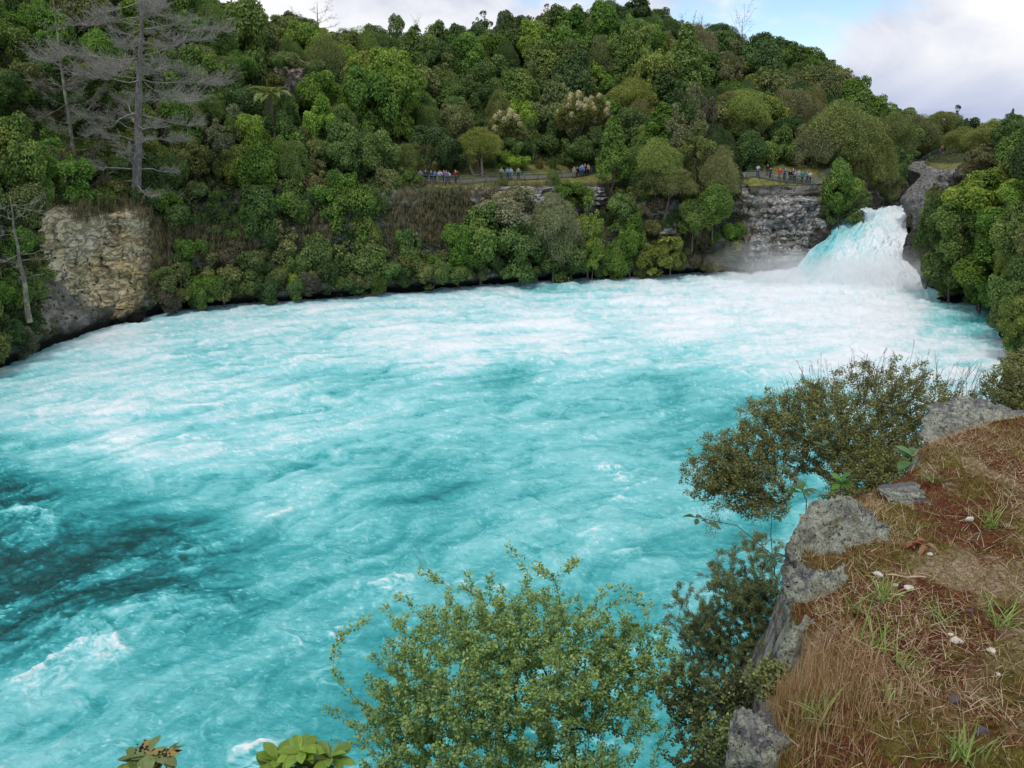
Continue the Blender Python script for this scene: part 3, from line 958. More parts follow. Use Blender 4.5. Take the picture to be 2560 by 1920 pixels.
# ---- individual trees that stand out in the photograph (display pixels; depth in metres)
HERO = [
    ('cone', 'fresh green', 765, 185, 70, 100, 118, 0), ('broad', 'fresh green', 800, 235, 105, 140, 114, 1), ('broad', 'bright lime green', 690, 268, 75, 85, 104, 0),
    ('broad', 'fresh green', 690, 200, 85, 75, 110, 2), ('broad', 'bright lime green', 548, 300, 80, 85, 99, 3), ('broad', 'fresh green', 570, 375, 110, 115, 95, 1), ('broad', 'mid green', 612, 270, 80, 80, 102, 2),
    ('broad', 'mid green', 735, 330, 95, 95, 101, 0), ('rough', 'olive green', 670, 330, 70, 90, 100, 0), ('broad', 'mid green', 820, 335, 85, 90, 104, 2), ('feather', 'olive green', 880, 350, 80, 85, 107, 0),
    ('feather', 'yellow green', 1035, 312, 105, 62, 113, 1), ('broad', 'bright lime green', 1105, 350, 70, 40, 117.5, 0), ('broad', 'dark green', 1170, 335, 75, 80, 122, 1), ('rough', 'mid green', 1130, 290, 55, 70, 123, 1), 
    ('cone', 'fresh green', 1325, 320, 80, 135, 113, 1), ('cone', 'fresh green', 1430, 268, 85, 90, 120, 0), ('broad', 'dark green', 1205, 300, 60, 70, 125, 3), ('broad', 'dark green', 1150, 330, 60, 70, 124, 3), ('broad', 'mid green', 1270, 355, 70, 55, 124, 0),
    ('feather', 'yellow green', 1420, 345, 120, 85, 112, 2), ('feather', 'olive green', 1440, 400, 135, 75, 110.5, 0), ('feather', 'bronze olive', 1555, 380, 110, 110, 113, 1), ('rough', 'olive green', 1500, 330, 85, 100, 114, 0),
    ('rough', 'dull brown', 1525, 250, 45, 75, 124, 1), ('feather', 'yellow green', 1370, 215, 130, 75, 135, 1), ('feather', 'pale grey green', 1480, 225, 90, 70, 134, 0),
    ('feather', 'olive green', 1820, 290, 195, 125, 127, 2), ('feather', 'bronze olive', 1760, 320, 120, 100, 125.5, 0), ('feather', 'olive green', 1880, 345, 120, 120, 125, 1), ('feather', 'yellow green', 1610, 240, 120, 80, 132, 2),
    ('feather', 'bronze olive', 1580, 230, 80, 70, 136, 0), ('broad', 'dark green', 1620, 335, 80, 90, 124, 1), ('broad', 'mid green', 1680, 330, 80, 80, 126, 0), ('broad', 'deep green', 1700, 300, 70, 80, 130, 1),
    ('feather', 'olive green', 1930, 290, 90, 80, 138, 1), ('feather', 'olive green', 1990, 290, 100, 75, 165, 2), ('broad', 'mid green', 1960, 310, 70, 60, 150, 1), ('feather', 'bronze olive', 2010, 310, 70, 55, 168, 0),
    ('broad', 'dark green', 1930, 370, 80, 90, 133, 2), ('feather', 'olive green', 1915, 390, 70, 70, 131, 1), ('broad', 'fresh green', 1818, 412, 84, 100, 117.5, 0), ('broad', 'mid green', 1838, 440, 80, 85, 118.5, 1), ('broad', 'dark green', 1800, 450, 60, 60, 118, 3),
    ('broad', 'deep green', 930, 320, 90, 80, 109, 1), ('broad', 'deep green', 975, 345, 70, 60, 112, 0), ('broad', 'dark green', 1060, 340, 60, 50, 117, 2), ('broad', 'mid green', 1225, 345, 60, 50, 123, 0), ('broad', 'dark green', 1290, 310, 60, 80, 125, 2), ('broad', 'dark green', 1120, 315, 60, 60, 120.5, 0), ('broad', 'mid green', 1250, 320, 60, 60, 126, 1),
    ('broad', 'mid green', 1245, 325, 75, 60, 121.5, 2), ('broad', 'dark green', 1285, 320, 60, 70, 122, 0), ('broad', 'mid green', 1095, 320, 60, 45, 118, 1),
    # below the shelves
    ('broad', 'fresh green', 1545, 445, 85, 85, 109, 1), ('broad', 'mid green', 1500, 475, 80, 70, 108.5, 0), ('broad', 'pale grey green', 1100, 455, 130, 90, 103, 2), ('broad', 'mid green', 1040, 520, 130, 120, 100.5, 0),
    ('feather', 'pale grey green', 1195, 490, 130, 130, 103, 1), ('broad', 'mid green', 1120, 545, 120, 120, 101.5, 1), ('broad', 'fresh green', 990, 540, 90, 100, 99.5, 3), ('broad', 'mid green', 1220, 555, 110, 90, 103.5, 2),
    ('rough', 'yellow green', 1275, 500, 70, 120, 105, 0), ('broad', 'fresh green', 1240, 425, 75, 55, 109, 1), ('broad', 'fresh green', 1330, 560, 70, 90, 105.5, 2), ('broad', 'bright lime green', 1280, 545, 45, 70, 104.8, 1),
    ('broad', 'fresh green', 1365, 520, 60, 90, 106.5, 0), ('rough', 'yellow green', 1410, 560, 80, 75, 106.5, 1), ('broad', 'yellow green', 1450, 545, 60, 60, 107, 3), ('broad', 'mid green', 1340, 465, 80, 80, 109.5, 1),
    ('broad', 'fresh green', 760, 470, 120, 120, 96.5, 1), ('rough', 'yellow green', 790, 500, 90, 150, 97.5, 0), ('broad', 'mid green', 770, 570, 120, 110, 95.5, 2), ('broad', 'bright lime green', 640, 605, 75, 70, 92, 0),
    ('broad', 'olive green', 600, 530, 110, 110, 93.5, 3), ('broad', 'mid green', 690, 560, 90, 110, 94.5, 1), ('broad', 'dark green', 740, 610, 110, 70, 94.5, 0), ('broad', 'mid green', 880, 560, 80, 120, 98.5, 2), ('rough', 'olive green', 930, 590, 80, 70, 98.5, 1),
    ('broad', 'mid green', 640, 450, 100, 110, 95.5, 2), ('broad', 'dark green', 560, 470, 100, 110, 92.5, 0), ('rough', 'olive green', 480, 600, 100, 90, 88, 0), ('broad', 'fresh green', 440, 625, 70, 60, 86, 1), ('rough', 'olive green', 370, 610, 90, 80, 84.5, 1),
    ('broad', 'dark green', 540, 590, 90, 90, 90, 3), ('broad', 'olive green', 840, 430, 80, 100, 101.5, 0), ('rough', 'bronze olive', 690, 405, 80, 90, 98, 0), ('broad', 'mid green', 880, 395, 70, 60, 104, 2),
    # right bank beside the falls
    ('broad', 'bright lime green', 2110, 430, 130, 95, 88, 0), ('broad', 'mid green', 2075, 500, 120, 110, 88, 1), ('broad', 'dark green', 2020, 500, 75, 130, 92, 2), ('broad', 'fresh green', 2150, 510, 130, 110, 84, 3), ('broad', 'mid green', 2060, 570, 120, 110, 90, 0),
    ('broad', 'bright lime green', 2195, 440, 90, 90, 80, 1), ('broad', 'fresh green', 2130, 590, 120, 90, 84, 2), ('feather', 'yellow green', 2195, 560, 80, 110, 76, 1), ('broad', 'mid green', 2190, 630, 90, 120, 70, 0), ('broad', 'dark green', 2120, 630, 90, 60, 85, 1),
    ('broad', 'mid green', 2050, 610, 80, 60, 92, 2), ('broad', 'yellow green', 2200, 690, 80, 90, 64, 3), ('broad', 'mid green', 2200, 510, 110, 120, 76, 0),
    ('rough', 'bronze olive', 2140, 340, 110, 70, 100, 0), ('rough', 'dull brown', 2105, 362, 70, 40, 110, 1), ('feather', 'olive green', 2130, 300, 90, 50, 115, 0), ('broad', 'dark green', 2190, 300, 90, 70, 98, 1), ('feather', 'yellow green', 2150, 285, 90, 50, 118, 2), ('broad', 'mid green', 2180, 275, 70, 40, 122, 0),
    ('rough', 'bronze olive', 2185, 390, 80, 90, 92, 1), ('feather', 'bronze olive', 2060, 385, 60, 40, 112, 2), ('rough', 'olive green', 2020, 425, 45, 45, 100, 0),
    ('feather', 'olive green', 2040, 265, 100, 50, 170, 0), ('feather', 'yellow green', 2080, 300, 80, 45, 150, 1), ('broad', 'dark green', 2095, 275, 50, 35, 160, 2),
    # crest
    ('feather', 'dark green', 1310, 30, 90, 55, 171, 2), ('broad', 'deep green', 1370, 35, 80, 60, 171, 0), ('feather', 'mid green', 1400, 55, 60, 50, 172, 1), ('feather', 'dark green', 1550, 80, 90, 55, 174, 0), ('broad', 'deep green', 1690, 120, 70, 55, 176, 1),
    ('rough', 'dull brown', 545, 45, 60, 60, 137, 0), ('broad', 'mid green', 540, 50, 60, 70, 132, 1), ('rough', 'dark green', 640, 60, 60, 45, 142, 1), ('rough', 'dark green', 1040, 60, 45, 50, 165, 0), ('rough', 'mid green', 860, 65, 40, 60, 160, 1), ('rough', 'dull brown', 1180, 38, 30, 40, 168, 0),
    ('feather', 'dull brown', 790, 130, 90, 75, 150, 1), ('feather', 'bronze olive', 690, 140, 110, 80, 137, 0), ('broad', 'yellow green', 620, 100, 90, 60, 133, 2), ('feather', 'bronze olive', 1000, 270, 80, 80, 126, 1),
]
for hrow in HERO:
    hero(*hrow)

# ---- the rest of the forest: scattered over the slopes with natural spacing
placed = [(np.array(t_[3]), 2.2 * t_[0].scale[0]) for t_ in TREES]
KEEP_CLEAR = [(400, 150, 618, 190), (742, 150, 838, 188), (900, 145, 985, 205), (26, 80, 92, 98), (282, 70, 306, 96), (262, 80, 295, 128), (44, 205, 152, 330), (490, 178, 612, 205), (742, 180, 832, 262), (388, 190, 500, 246), (300, 205, 330, 250)]


def clear(px, py, rpx):
    for a, b, c_, d in KEEP_CLEAR:
        if a - rpx * 0.8 < px < c_ + rpx * 0.8 and b - rpx * 0.8 < py < d + rpx * 0.8:
            return False
    return True


def words(px, r):
    q = TR.random()
    if r > 8.2:
        return TR.choice(['dark green', 'deep green', 'dark green', 'mid green', 'blue grey green', 'olive green'])
    if px > 600:
        return TR.choice(['dark green', 'mid green', 'mid green', 'fresh green', 'fresh green', 'olive green', 'dark green', 'deep green', 'yellow green', 'bronze olive'])
    return TR.choice(['mid green', 'mid green', 'fresh green', 'fresh green', 'dark green', 'olive green', 'olive green', 'pale grey green', 'bright lime green', 'yellow green', 'mid green', 'dark green'])


SCAT = []
tries = 0
while tries < 30000 and len(SCAT) < 430:
    tries += 1
    px = TR.uniform(-45, 1060)
    r = TR.choice([TR.uniform(5.2, 9.35), TR.uniform(6.3, 9.1)])
    b = surf(px, r)
    near = b.y < 112
    rad = TR.uniform(1.7, 3.4) if near else TR.uniform(2.0, 4.4)
    if px > 912:
        rad = TR.uniform(2.0, 3.0)
    skyp = _k(px, 8) if px < 1100 else 100
    if proj(b + Vector((0, 0, 1.35 * rad)))[1] < skyp - 3:
        continue
    ctr = b + Vector((0, 0, 2.2))
    qx, qy = proj(ctr)
    if qy < -45 or qx < -50 or qx > 1070:
        continue
    if not clear(qx, qy, rad * F / b.y):
        continue
    if r < 6.0 and (405 < qx < 618 or 742 < qx < 838 or 900 < qx < 985):
        continue
    ok = True
    bb = np.array(b)
    for q, pr in placed:
        dd = bb - q
        if dd[0] ** 2 + dd[1] ** 2 + 0.6 * dd[2] ** 2 < (0.56 * (rad + pr)) ** 2:
            ok = False
            break
    if not ok:
        continue
    placed.append((bb, rad))
    SCAT.append((px, r, b, rad))
for px, r, b, rad in SCAT:
    w = words(px, r)
    k = TR.choices(['broad', 'feather', 'rough', 'cone'], [0.62, 0.2, 0.12, 0.06])[0]
    if w in ('bronze olive', 'pale grey green'):
        k = TR.choice(['feather', 'rough', 'feather'])
    if w in ('bright lime green', 'fresh green') and k == 'feather':
        k = 'broad'
    top_py = proj((b.x, b.y, b.z + 5.6 * rad / 3.2))[1]
    if (r > 8.0 or top_py < _k(px, 8) + 14) and k == 'cone':
        k = 'broad'
    s = rad / (PROTO[k][0][3][0])
    s *= 0.88 if r > 8.6 else 1.0
    szf = TR.uniform(0.9, 1.4) if r < 8.0 else TR.uniform(0.8, 1.1)
    snk = 1.4 * s
    hh = (PROTO[k][0][2] + PROTO[k][0][3][2] * 1.12) * s * szf
    top_lim = at(qx_ := proj(b)[0], _k(px, 8) + TR.uniform(-3, 5), b.y).z       # crowns end at the surveyed skyline
    snk = min(max(snk, b.z + hh - top_lim), hh * 0.72)
    put_tree(k, w, b, s, szf, None, snk)

# ---- shrubs clinging to the cliffs and hanging over the waterline
SH = []
tries = 0
while tries < 6000 and len(SH) < 190:
    tries += 1
    px = TR.uniform(-40, 1045)
    if 835 < px < 918:
        continue
    r = TR.choice([TR.uniform(1.9, 2.6), TR.uniform(2.0, 5.2), TR.uniform(2.5, 5.2)])
    b = surf(px, r)
    rad = TR.uniform(0.9, 1.9)
    qx, qy = proj(b + Vector((0, -0.5, 0.9)))
    if 745 < qx < 940 and qy > 235:
        continue
    if not clear(qx, qy, rad * F / b.y * 0.8):
        continue
    bb = np.array(b)
    if any(np.sum((bb - q) ** 2) < (0.62 * (rad + pr)) ** 2 for q, pr in SH):
        continue
    SH.append((bb, rad))
    w = TR.choice(['dark green', 'mid green', 'olive green', 'fresh green', 'dull brown', 'deep green', 'mid green', 'olive green'])
    put_tree('shrub', w, (b.x, b.y - 0.5, b.z), rad / 1.9, TR.uniform(0.9, 1.4), None, 0.3)

# ---- ground cover under the trees: leaves, sedge and litter (uncountable)
ur = np.random.RandomState(5)
n = 130000
pxs = ur.uniform(-45, 1060, n)
rr_ = np.where(ur.rand(n) < 0.45, ur.uniform(1.9, 5.1, n), ur.uniform(5.0, 9.4, n))
i0 = np.floor(rr_).astype(int)
f0 = rr_ - i0
ci = np.interp(pxs, PXS, np.arange(len(PXS)))
ca = np.clip(ci.astype(int), 0, len(PXS) - 2)
cf = ci - ca


def cget(k, ch):
    return COLS[ca, k, ch] * (1 - cf) + COLS[ca + 1, k, ch] * cf


uy = cget(i0, 0) * (1 - f0) + cget(i0 + 1, 0) * f0
uz = cget(i0, 1) * (1 - f0) + cget(i0 + 1, 1) * f0
U = np.stack([uy * (pxs - 512) / F / 1.012, uy - ur.rand(n) * 0.9, uz + ur.rand(n) * 0.7], 1)
gap = perlin(U[:, 0] * 0.25, U[:, 1] * 0.25, U[:, 2] * 0.3)
d = U[:, 1] * CP - (U[:, 2] - ZC) * SP
qx = 512 + F * U[:, 0] / d
qy = 384 - F * (U[:, 1] * SP + (U[:, 2] - ZC) * CP) / d
kp = (gap > -0.45) & ~((rr_ < 6.2) & (rr_ > 4.9) & (((qx > 405) & (qx < 620)) | ((qx > 742) & (qx < 838)) | ((qx > 900) & (qx < 985)))) & ~((qx > 835) & (qx < 918) & (rr_ < 5))
for a, b_, c_, d_ in KEEP_CLEAR[3:9]:
    kp &= ~((qx > a) & (qx < c_) & (qy > b_) & (qy < d_) & (ur.rand(n) < 0.93))
U = U[kp]
m_ = len(U)
nrm = unit(np.array([0, -0.6, 0.7]) + 0.8 * ur.normal(size=(m_, 3)))
szs = ur.uniform(0.6, 1.5, m_)
V, Fc = leaf_quads(U, nrm, 0.36 * szs, 0.20 * szs, ur, None, 0.15)
und = link('undergrowth', mesh_np('undergrowth', V, Fc, {'tint': np.repeat(ur.rand(m_), 4)}), M_LEAF)
und.color = (0.085, 0.115, 0.038, 1)
tag(und, 'low green ground cover under the trees and on the cliffs', None, None, 'stuff')

# ---- names for every tree: colour, shape, where it stands, and its order among look-alikes
SHAPE = {'broad': 'rounded', 'cone': 'conical', 'feather': 'feathery', 'shrub': 'low bushy', 'rough': 'ragged'}
ORD = ['first', 'second', 'third', 'fourth', 'fifth', 'sixth', 'seventh', 'eighth', 'ninth', 'tenth', 'eleventh', 'twelfth', 'thirteenth', 'fourteenth', 'fifteenth', 'sixteenth',
       'seventeenth', 'eighteenth', 'nineteenth', 'twentieth']


def place_word(px, py, kind):
    if px > 915:
        return 'on the bank right of the waterfall' if py > 165 else 'on the rise beyond the falls rocks'
    if py < 35:
        return 'on the skyline'
    if py > 178 and px < 740:
        return 'on the cliff below the viewing shelf' if 400 < px else 'on the bank under the dead trees' if px < 215 else 'on the far bank near the water'
    if px > 740:
        return 'near the right viewing platform' if py > 120 else 'on the hill slope above the falls'
    if px < 215:
        return 'on the slope behind the dead trees'
    if px < 400:
        return 'on the slope around the tree fern'
    return 'just behind the long railing' if py > 125 else 'high on the middle of the hill'


grp = {}
for root, kind, word, base, px, py in TREES:
    grp.setdefault((kind, word, place_word(px, py, kind)), []).append((px, root))
for (kind, word, pw), lst in grp.items():
    lst.sort(key=lambda a: a[0])
    noun = 'shrub' if kind == 'shrub' else 'tree'
    for i, (px, root) in enumerate(lst):
        lab = f'{word} {SHAPE[kind]} {noun} {pw}'
        if len(lst) > 1:
            lab += f', {ORD[i]} from left' if i < 20 else f', {i + 1}th from left'
        tag(root, lab, noun, 'shrubs on the cliffs and banks' if kind == 'shrub' else 'forest trees on the far hill')
# ================================================================== bare rock faces
def profile_y(px, py):
    """distance at which the line of sight through (px, py) meets the bank"""
    c = np.array([[np.interp(px, PXS, COLS[:, k, j]) for j in (0, 1)] for k in range(14)])
    rr = np.linspace(1.0, 9.4, 300)
    i = rr.astype(int)
    f = rr - i
    y = c[i, 0] * (1 - f) + c[i + 1, 0] * f
    z = c[i, 1] * (1 - f) + c[i + 1, 1] * f
    d = y * CP - (z - ZC) * SP
    q = 384 - F * (y * SP + (z - ZC) * CP) / d
    k = np.argmin(np.abs(q - py) + 0.02 * rr)
    return y[k]


def rock_mat(name, stops, scale=0.5, dark=(0.03, 0.028, 0.025), moss=None, lay=0.0, patch=None, streak=0.5, wetz=True, mscale=(1, 1, 2.8)):
    m, t, out = new_mat(name)
    tcn = N(t, 'ShaderNodeTexCoord')
    ob = tcn.outputs['Object']
    geo = N(t, 'ShaderNodeNewGeometry')
    mp1 = N(t, 'ShaderNodeMapping')
    mp1.inputs['Scale'].default_value = mscale
    L(t, ob, mp1.inputs[0])
    n1 = noise_n(t, mp1.outputs[0], scale, 9, 0.7, 0.3)
    mp2 = N(t, 'ShaderNodeMapping')
    mp2.inputs['Scale'].default_value = (1, 1, 0.14)
    L(t, ob, mp2.inputs[0])
    n2 = noise_n(t, mp2.outputs[0], scale * 2.4, 7, 0.65)
    n3 = noise_n(t, ob, scale * 0.45, 4, 0.6)
    c = ramp_n(t, n1, stops)
    if patch is not None:
        c = mix_n(t, ramp_n(t, n3, [(0.40, 0.0), (0.62, 0.75)]), c, patch)
    c = mix_n(t, ramp_n(t, n2, [(0.52, 0.0), (0.68, streak)]), c, dark)
    # cracks
    n4 = math_n(t, 'ABSOLUTE', math_n(t, 'SUBTRACT', noise_n(t, mp1.outputs[0], scale * 1.3, 8, 0.62, 0.8), 0.5))
    c = mix_n(t, ramp_n(t, n4, [(0.0, 0.8), (0.02, 0.0)]), c, dark)
    if moss is not None:
        c = mix_n(t, ramp_n(t, noise_n(t, ob, scale * 1.1, 6, 0.7), [(0.52, 0.0), (0.64, 0.9)]), c, moss)
    if wetz:
        sp = N(t, 'ShaderNodeSeparateXYZ')
        L(t, geo.outputs['Position'], sp.inputs[0])
        wet = ramp_n(t, math_n(t, 'ADD', math_n(t, 'MULTIPLY', sp.outputs[2], 0.3), math_n(t, 'MULTIPLY', n1, 0.5)), [(0.5, 1.0), (0.85, 0.0)])
        c = mix_n(t, wet, c, (0.014, 0.012, 0.011))
    hgt = math_n(t, 'ADD', n1, math_n(t, 'MULTIPLY', ramp_n(t, n4, [(0.0, 0.0), (0.05, 1.0)]), 0.35))
    L(t, pbsdf(t, c, 0.9, 0.2, bump_n(t, hgt, 1.0, 0.45)).outputs[0], out.inputs[0])
    return m


def rock_face(name, label, poly, mat, fwd=1.2, amp=0.7, seed=0, nx=110, ny=110, strat=1.6, wall=False, en=0.4):
    """bare face on the bank: a displaced sheet standing out of the hillside; poly = (px0, py0, px1, py1)"""
    x0, y0, x1, y1 = poly
    us, vs = np.linspace(0, 1, nx), np.linspace(0, 1, ny)
    kx = np.linspace(0, 1, 9)
    Yk = np.array([[profile_y(x0 + (x1 - x0) * a, y0 + (y1 - y0) * b) for a in kx] for b in kx])
    U, Vv = np.meshgrid(us, vs)
    iu, iv = np.minimum((U * 8).astype(int), 7), np.minimum((Vv * 8).astype(int), 7)
    fu, fv = U * 8 - iu, Vv * 8 - iv
    Ys = Yk[iv, iu] * (1 - fu) * (1 - fv) + Yk[iv, iu + 1] * fu * (1 - fv) + Yk[iv + 1, iu] * (1 - fu) * fv + Yk[iv + 1, iu + 1] * fu * fv
    Y = np.broadcast_to(Ys[-1:, :] + 1.2 * (1 - Vv), Ys.shape) if wall else Ys
    e = np.minimum(np.minimum(U, 1 - U) * 7, np.minimum(Vv, 1 - Vv) * 8)
    e = np.clip(e + en * fbm(U * 4 + seed, Vv * 4, seed, 4, 0.6) * np.clip(3.4 - e, 0, 1), 0, 1)
    e[[0, -1], :] = 0
    e[:, [0, -1]] = 0
    PX = x0 + (x1 - x0) * U
    PY = y0 + (y1 - y0) * Vv
    uu = (PX - 512) / F
    vv = (384 - PY) / F
    dy, dz = CP + vv * SP, -SP + vv * CP
    X, Z = uu * Y / dy, ZC + dz * Y / dy
    b = fbm(X * 0.22 + seed, Z * 0.35, Y * 0.2, 3) * 1.3 + 0.45 * perlin(X * 0.12, seed, Z * strat) + 0.5 * np.floor(3 * perlin(X * 0.3 + seed, Z * 0.5, 2.0)) / 3
    b += 0.35 * fbm(X * 1.1, Z * 1.9, seed + 3, 4, 0.6)
    # blocks separated by ledges and joints
    jz = np.abs(perlin(X * 0.25, seed + 0.5, Z * 0.9 + 0.4 * perlin(X * 0.6, Z * 0.2, seed)))
    jx = np.abs(perlin(X * 0.8 + 0.5 * perlin(Z * 0.5, X * 0.2, seed), Z * 0.18, seed + 7.0))
    b -= (0.15 if wall else 0.4) * np.exp(-(jz / 0.05) ** 2) + 0.55 * np.exp(-(jx / 0.05) ** 2)
    fold = np.maximum(Ys - Y + 2.0, 2.4)
    Yd = Y - fwd * e - amp * b * e + fold * (1 - e)
    me = mesh_np(name, np.stack([X, Yd, Z], -1), grid_faces(ny, nx)[:, ::-1], None, True)
    o = link(name, me, mat)
    tag(o, label, None, None, 'structure')
    return o


M_TAN = rock_mat('tan_cliff_rock', [(0.28, (0.28, 0.23, 0.17)), (0.42, (0.54, 0.45, 0.31)), (0.55, (0.70, 0.60, 0.43)), (0.72, (0.58, 0.54, 0.46))], 0.5, (0.20, 0.17, 0.13), None, 0, (0.64, 0.46, 0.20), 0.35, True, (1, 1, 2.2))
M_GREYROCK = rock_mat('grey_cliff_rock', [(0.30, (0.14, 0.13, 0.12)), (0.43, (0.40, 0.38, 0.35)), (0.56, (0.60, 0.58, 0.54)), (0.75, (0.42, 0.40, 0.37))], 0.7, (0.05, 0.045, 0.04), (0.06, 0.055, 0.03), 0, None, 0.75)
M_PALEROCK = rock_mat('pale_cliff_rock', [(0.30, (0.24, 0.20, 0.165)), (0.45, (0.46, 0.39, 0.325)), (0.65, (0.60, 0.52, 0.44))], 0.6, (0.20, 0.17, 0.13), (0.16, 0.15, 0.08), 0, None, 0.7, False, (1.3, 1.3, 0.7))
M_DARKROCK = rock_mat('dark_bank_rock', [(0.30, (0.03, 0.027, 0.024)), (0.5, (0.10, 0.09, 0.08)), (0.7, (0.19, 0.17, 0.15))], 0.6, (0.02, 0.018, 0.016), (0.045, 0.05, 0.02), 0, None, 0.6)
M_BOULDER = rock_mat('falls_boulder_rock', [(0.3, (0.18, 0.17, 0.16)), (0.5, (0.36, 0.345, 0.33)), (0.7, (0.48, 0.465, 0.45))], 1.1, (0.07, 0.065, 0.06), (0.14, 0.13, 0.06), 0, None, 0.5, False)

rock_face('cliff_face', 'tan and orange weathered cliff above the water on the left', (40, 196, 156, 346), M_TAN, 2.6, 1.0, 3, 190, 200)
rock_face('cliff_face', 'brown undercut rock bank low in the left corner', (-40, 292, 70, 368), M_DARKROCK, 3.4, 0.7, 5, 90, 80)
rock_face('cliff_face', 'pale rock scar high on the slope behind the dead trees', (14, 70, 100, 108), M_PALEROCK, 1.6, 0.5, 8, 140, 80, 0.5, True, 2.2)
rock_face('cliff_face', 'pale rock scar under scrub above the tree fern', (274, 58, 316, 108), M_PALEROCK, 1.6, 0.5, 9, 100, 100, 0.5, True, 2.2)
rock_face('cliff_face', 'grey rock face below the middle group of people', (486, 184, 616, 208), M_GREYROCK, 1.4, 0.8, 11, 130, 50)
rock_face('cliff_face', 'grey fluted cliff under the right viewing platform beside the falls', (736, 189, 842, 276), M_GREYROCK, 1.5, 0.9, 12, 150, 140)
rock_face('cliff_face', 'mottled grey rock between bushes below the willow trees', (622, 196, 684, 238), M_GREYROCK, 1.6, 0.8, 14, 70, 60)


for i, (x, y, w_, wd) in enumerate([(45, 205, 60, 'mid green'), (95, 222, 70, 'dark green'), (150, 222, 60, 'fresh green'), (205, 200, 70, 'mid green'), (60, 158, 60, 'olive green'), (120, 152, 70, 'dark green'), (180, 158, 60, 'mid green'), (215, 175, 50, 'olive green'), (30, 175, 50, 'dark green'),
                                    (598, 175, 40, 'olive green'), (625, 132, 50, 'olive green'), (672, 150, 50, 'mid green'), (680, 195, 40, 'dark green'), (615, 222, 50, 'mid green'), (655, 226, 40, 'fresh green'), (602, 135, 40, 'mid green')]):
    yb = profile_y(x / 2.16, (108 if x < 300 else 108)) - 2.6
    _o = hero('shrub', wd, x, y, w_, w_ * 0.75, yb)
    TREES.pop()
    tag(_o, f'{wd} shrub at the ' + ('scar behind dead trees' if x < 300 else 'scar above tree fern') + f', {ORD[i if x < 300 else i - 9]} of those round it', 'shrub', 'shrubs on the cliffs and banks')


# ------------------------------------------------------------------ boulders
def boulder_mesh(name, seed, rad, sub=5, rough=0.13, ncut=11):
    rs = np.random.RandomState(seed)
    bm = bmesh.new()
    bmesh.ops.create_icosphere(bm, subdivisions=sub, radius=1.0)
    me = bpy.data.meshes.new(name)
    bm.to_mesh(me)
    bm.free()
    n = len(me.vertices)
    co = np.empty(n * 3, np.float32)
    me.vertices.foreach_get('co', co)
    D = unit(co.reshape(-1, 3).astype(float))
    pn = unit(rs.normal(size=(ncut, 3)))
    pd = rs.uniform(0.62, 1.0, ncut)
    dots = D @ pn.T
    rr = np.min(np.where(dots > 0.05, pd[None, :] / np.maximum(dots, 0.05), 9), 1)
    rr = np.minimum(rr, 1.15)
    P = D * rr[:, None]
    P = P * (1 + rough * fbm(P[:, 0] * 2.4 + seed, P[:, 1] * 2.4, P[:, 2] * 2.4, 6, 0.6))[:, None]
    P *= np.array(rad)
    me.vertices.foreach_set('co', P.astype(np.float32).ravel())
    me.polygons.foreach_set('use_smooth', np.ones(len(me.polygons), bool))
    me.update()
    return me


def boulder(label, x, y, w, h, depth, seed, mat, dz=0.0, thick=1.0, tilt=0.0, name='boulder', **kw):
    c = at(x / 2.16, y / 2.16, depth)
    mp_ = depth / F / 0.99 / 2.16 / 2
    o = link(name, boulder_mesh(name, seed, (w * mp_, w * mp_ * thick, h * mp_), **kw), mat, None, c)
    o.rotation_euler = (0, tilt, 0)
    tag(o, label, 'rock')
    return o


boulder('tall grey rock shoulder beside the right edge of the waterfall', 2010, 432, 84, 130, 113, 21, M_BOULDER, 0, 1.4, 0.25)
boulder('dark wet rock foot at the right edge of the waterfall', 2000, 555, 70, 120, 104.5, 22, M_DARKROCK, 0, 1.2, -0.3)
boulder('flat grey rock capping the right bank above the gorge', 2075, 390, 78, 42, 110, 23, M_BOULDER, 0, 1.3, 0.05)
boulder('rounded grey rock below the flat rock on the right bank', 2080, 432, 84, 72, 108, 24, M_BOULDER, 0, 1.2, 0.1)
boulder('small grey rock between the two big rocks by the gorge', 2042, 415, 40, 44, 112, 25, M_BOULDER, 0, 1.2, 0.2)
boulder('brown rock wall under scrub on the right bank', 2140, 385, 130, 70, 106, 26, M_DARKROCK, 0, 0.8, 0.0)
boulder('pale squared rock under the far footbridge', 1985, 375, 50, 50, 146, 27, M_BOULDER, 0, 1.2, 0.0)
boulder('dark gorge wall rock at the left side of the lip', 1850, 455, 110, 70, 128, 28, M_DARKROCK, 0, 0.9, 0.1)
boulder('dark gorge wall rock in the middle of the gorge', 1915, 425, 90, 90, 143, 29, M_DARKROCK, 0, 0.8, 0.0)
boulder('black wet rock standing in the mouth of the gorge', 1955, 430, 46, 110, 152, 30, M_DARKROCK, 0, 1.0, 0.1)
boulder('low black rock awash below the right bank', 2075, 650, 90, 18, 91.5, 31, M_DARKROCK, 0, 0.5, 0.05)
boulder('dark rock at the waterline under the left cliff', 265, 690, 110, 40, 81, 32, M_DARKROCK, 0, 0.5, -0.1)
boulder('dark mossy rock at the left edge of the waterfall', 1760, 525, 70, 70, 117.5, 33, M_DARKROCK, 0, 0.7, 0.5)


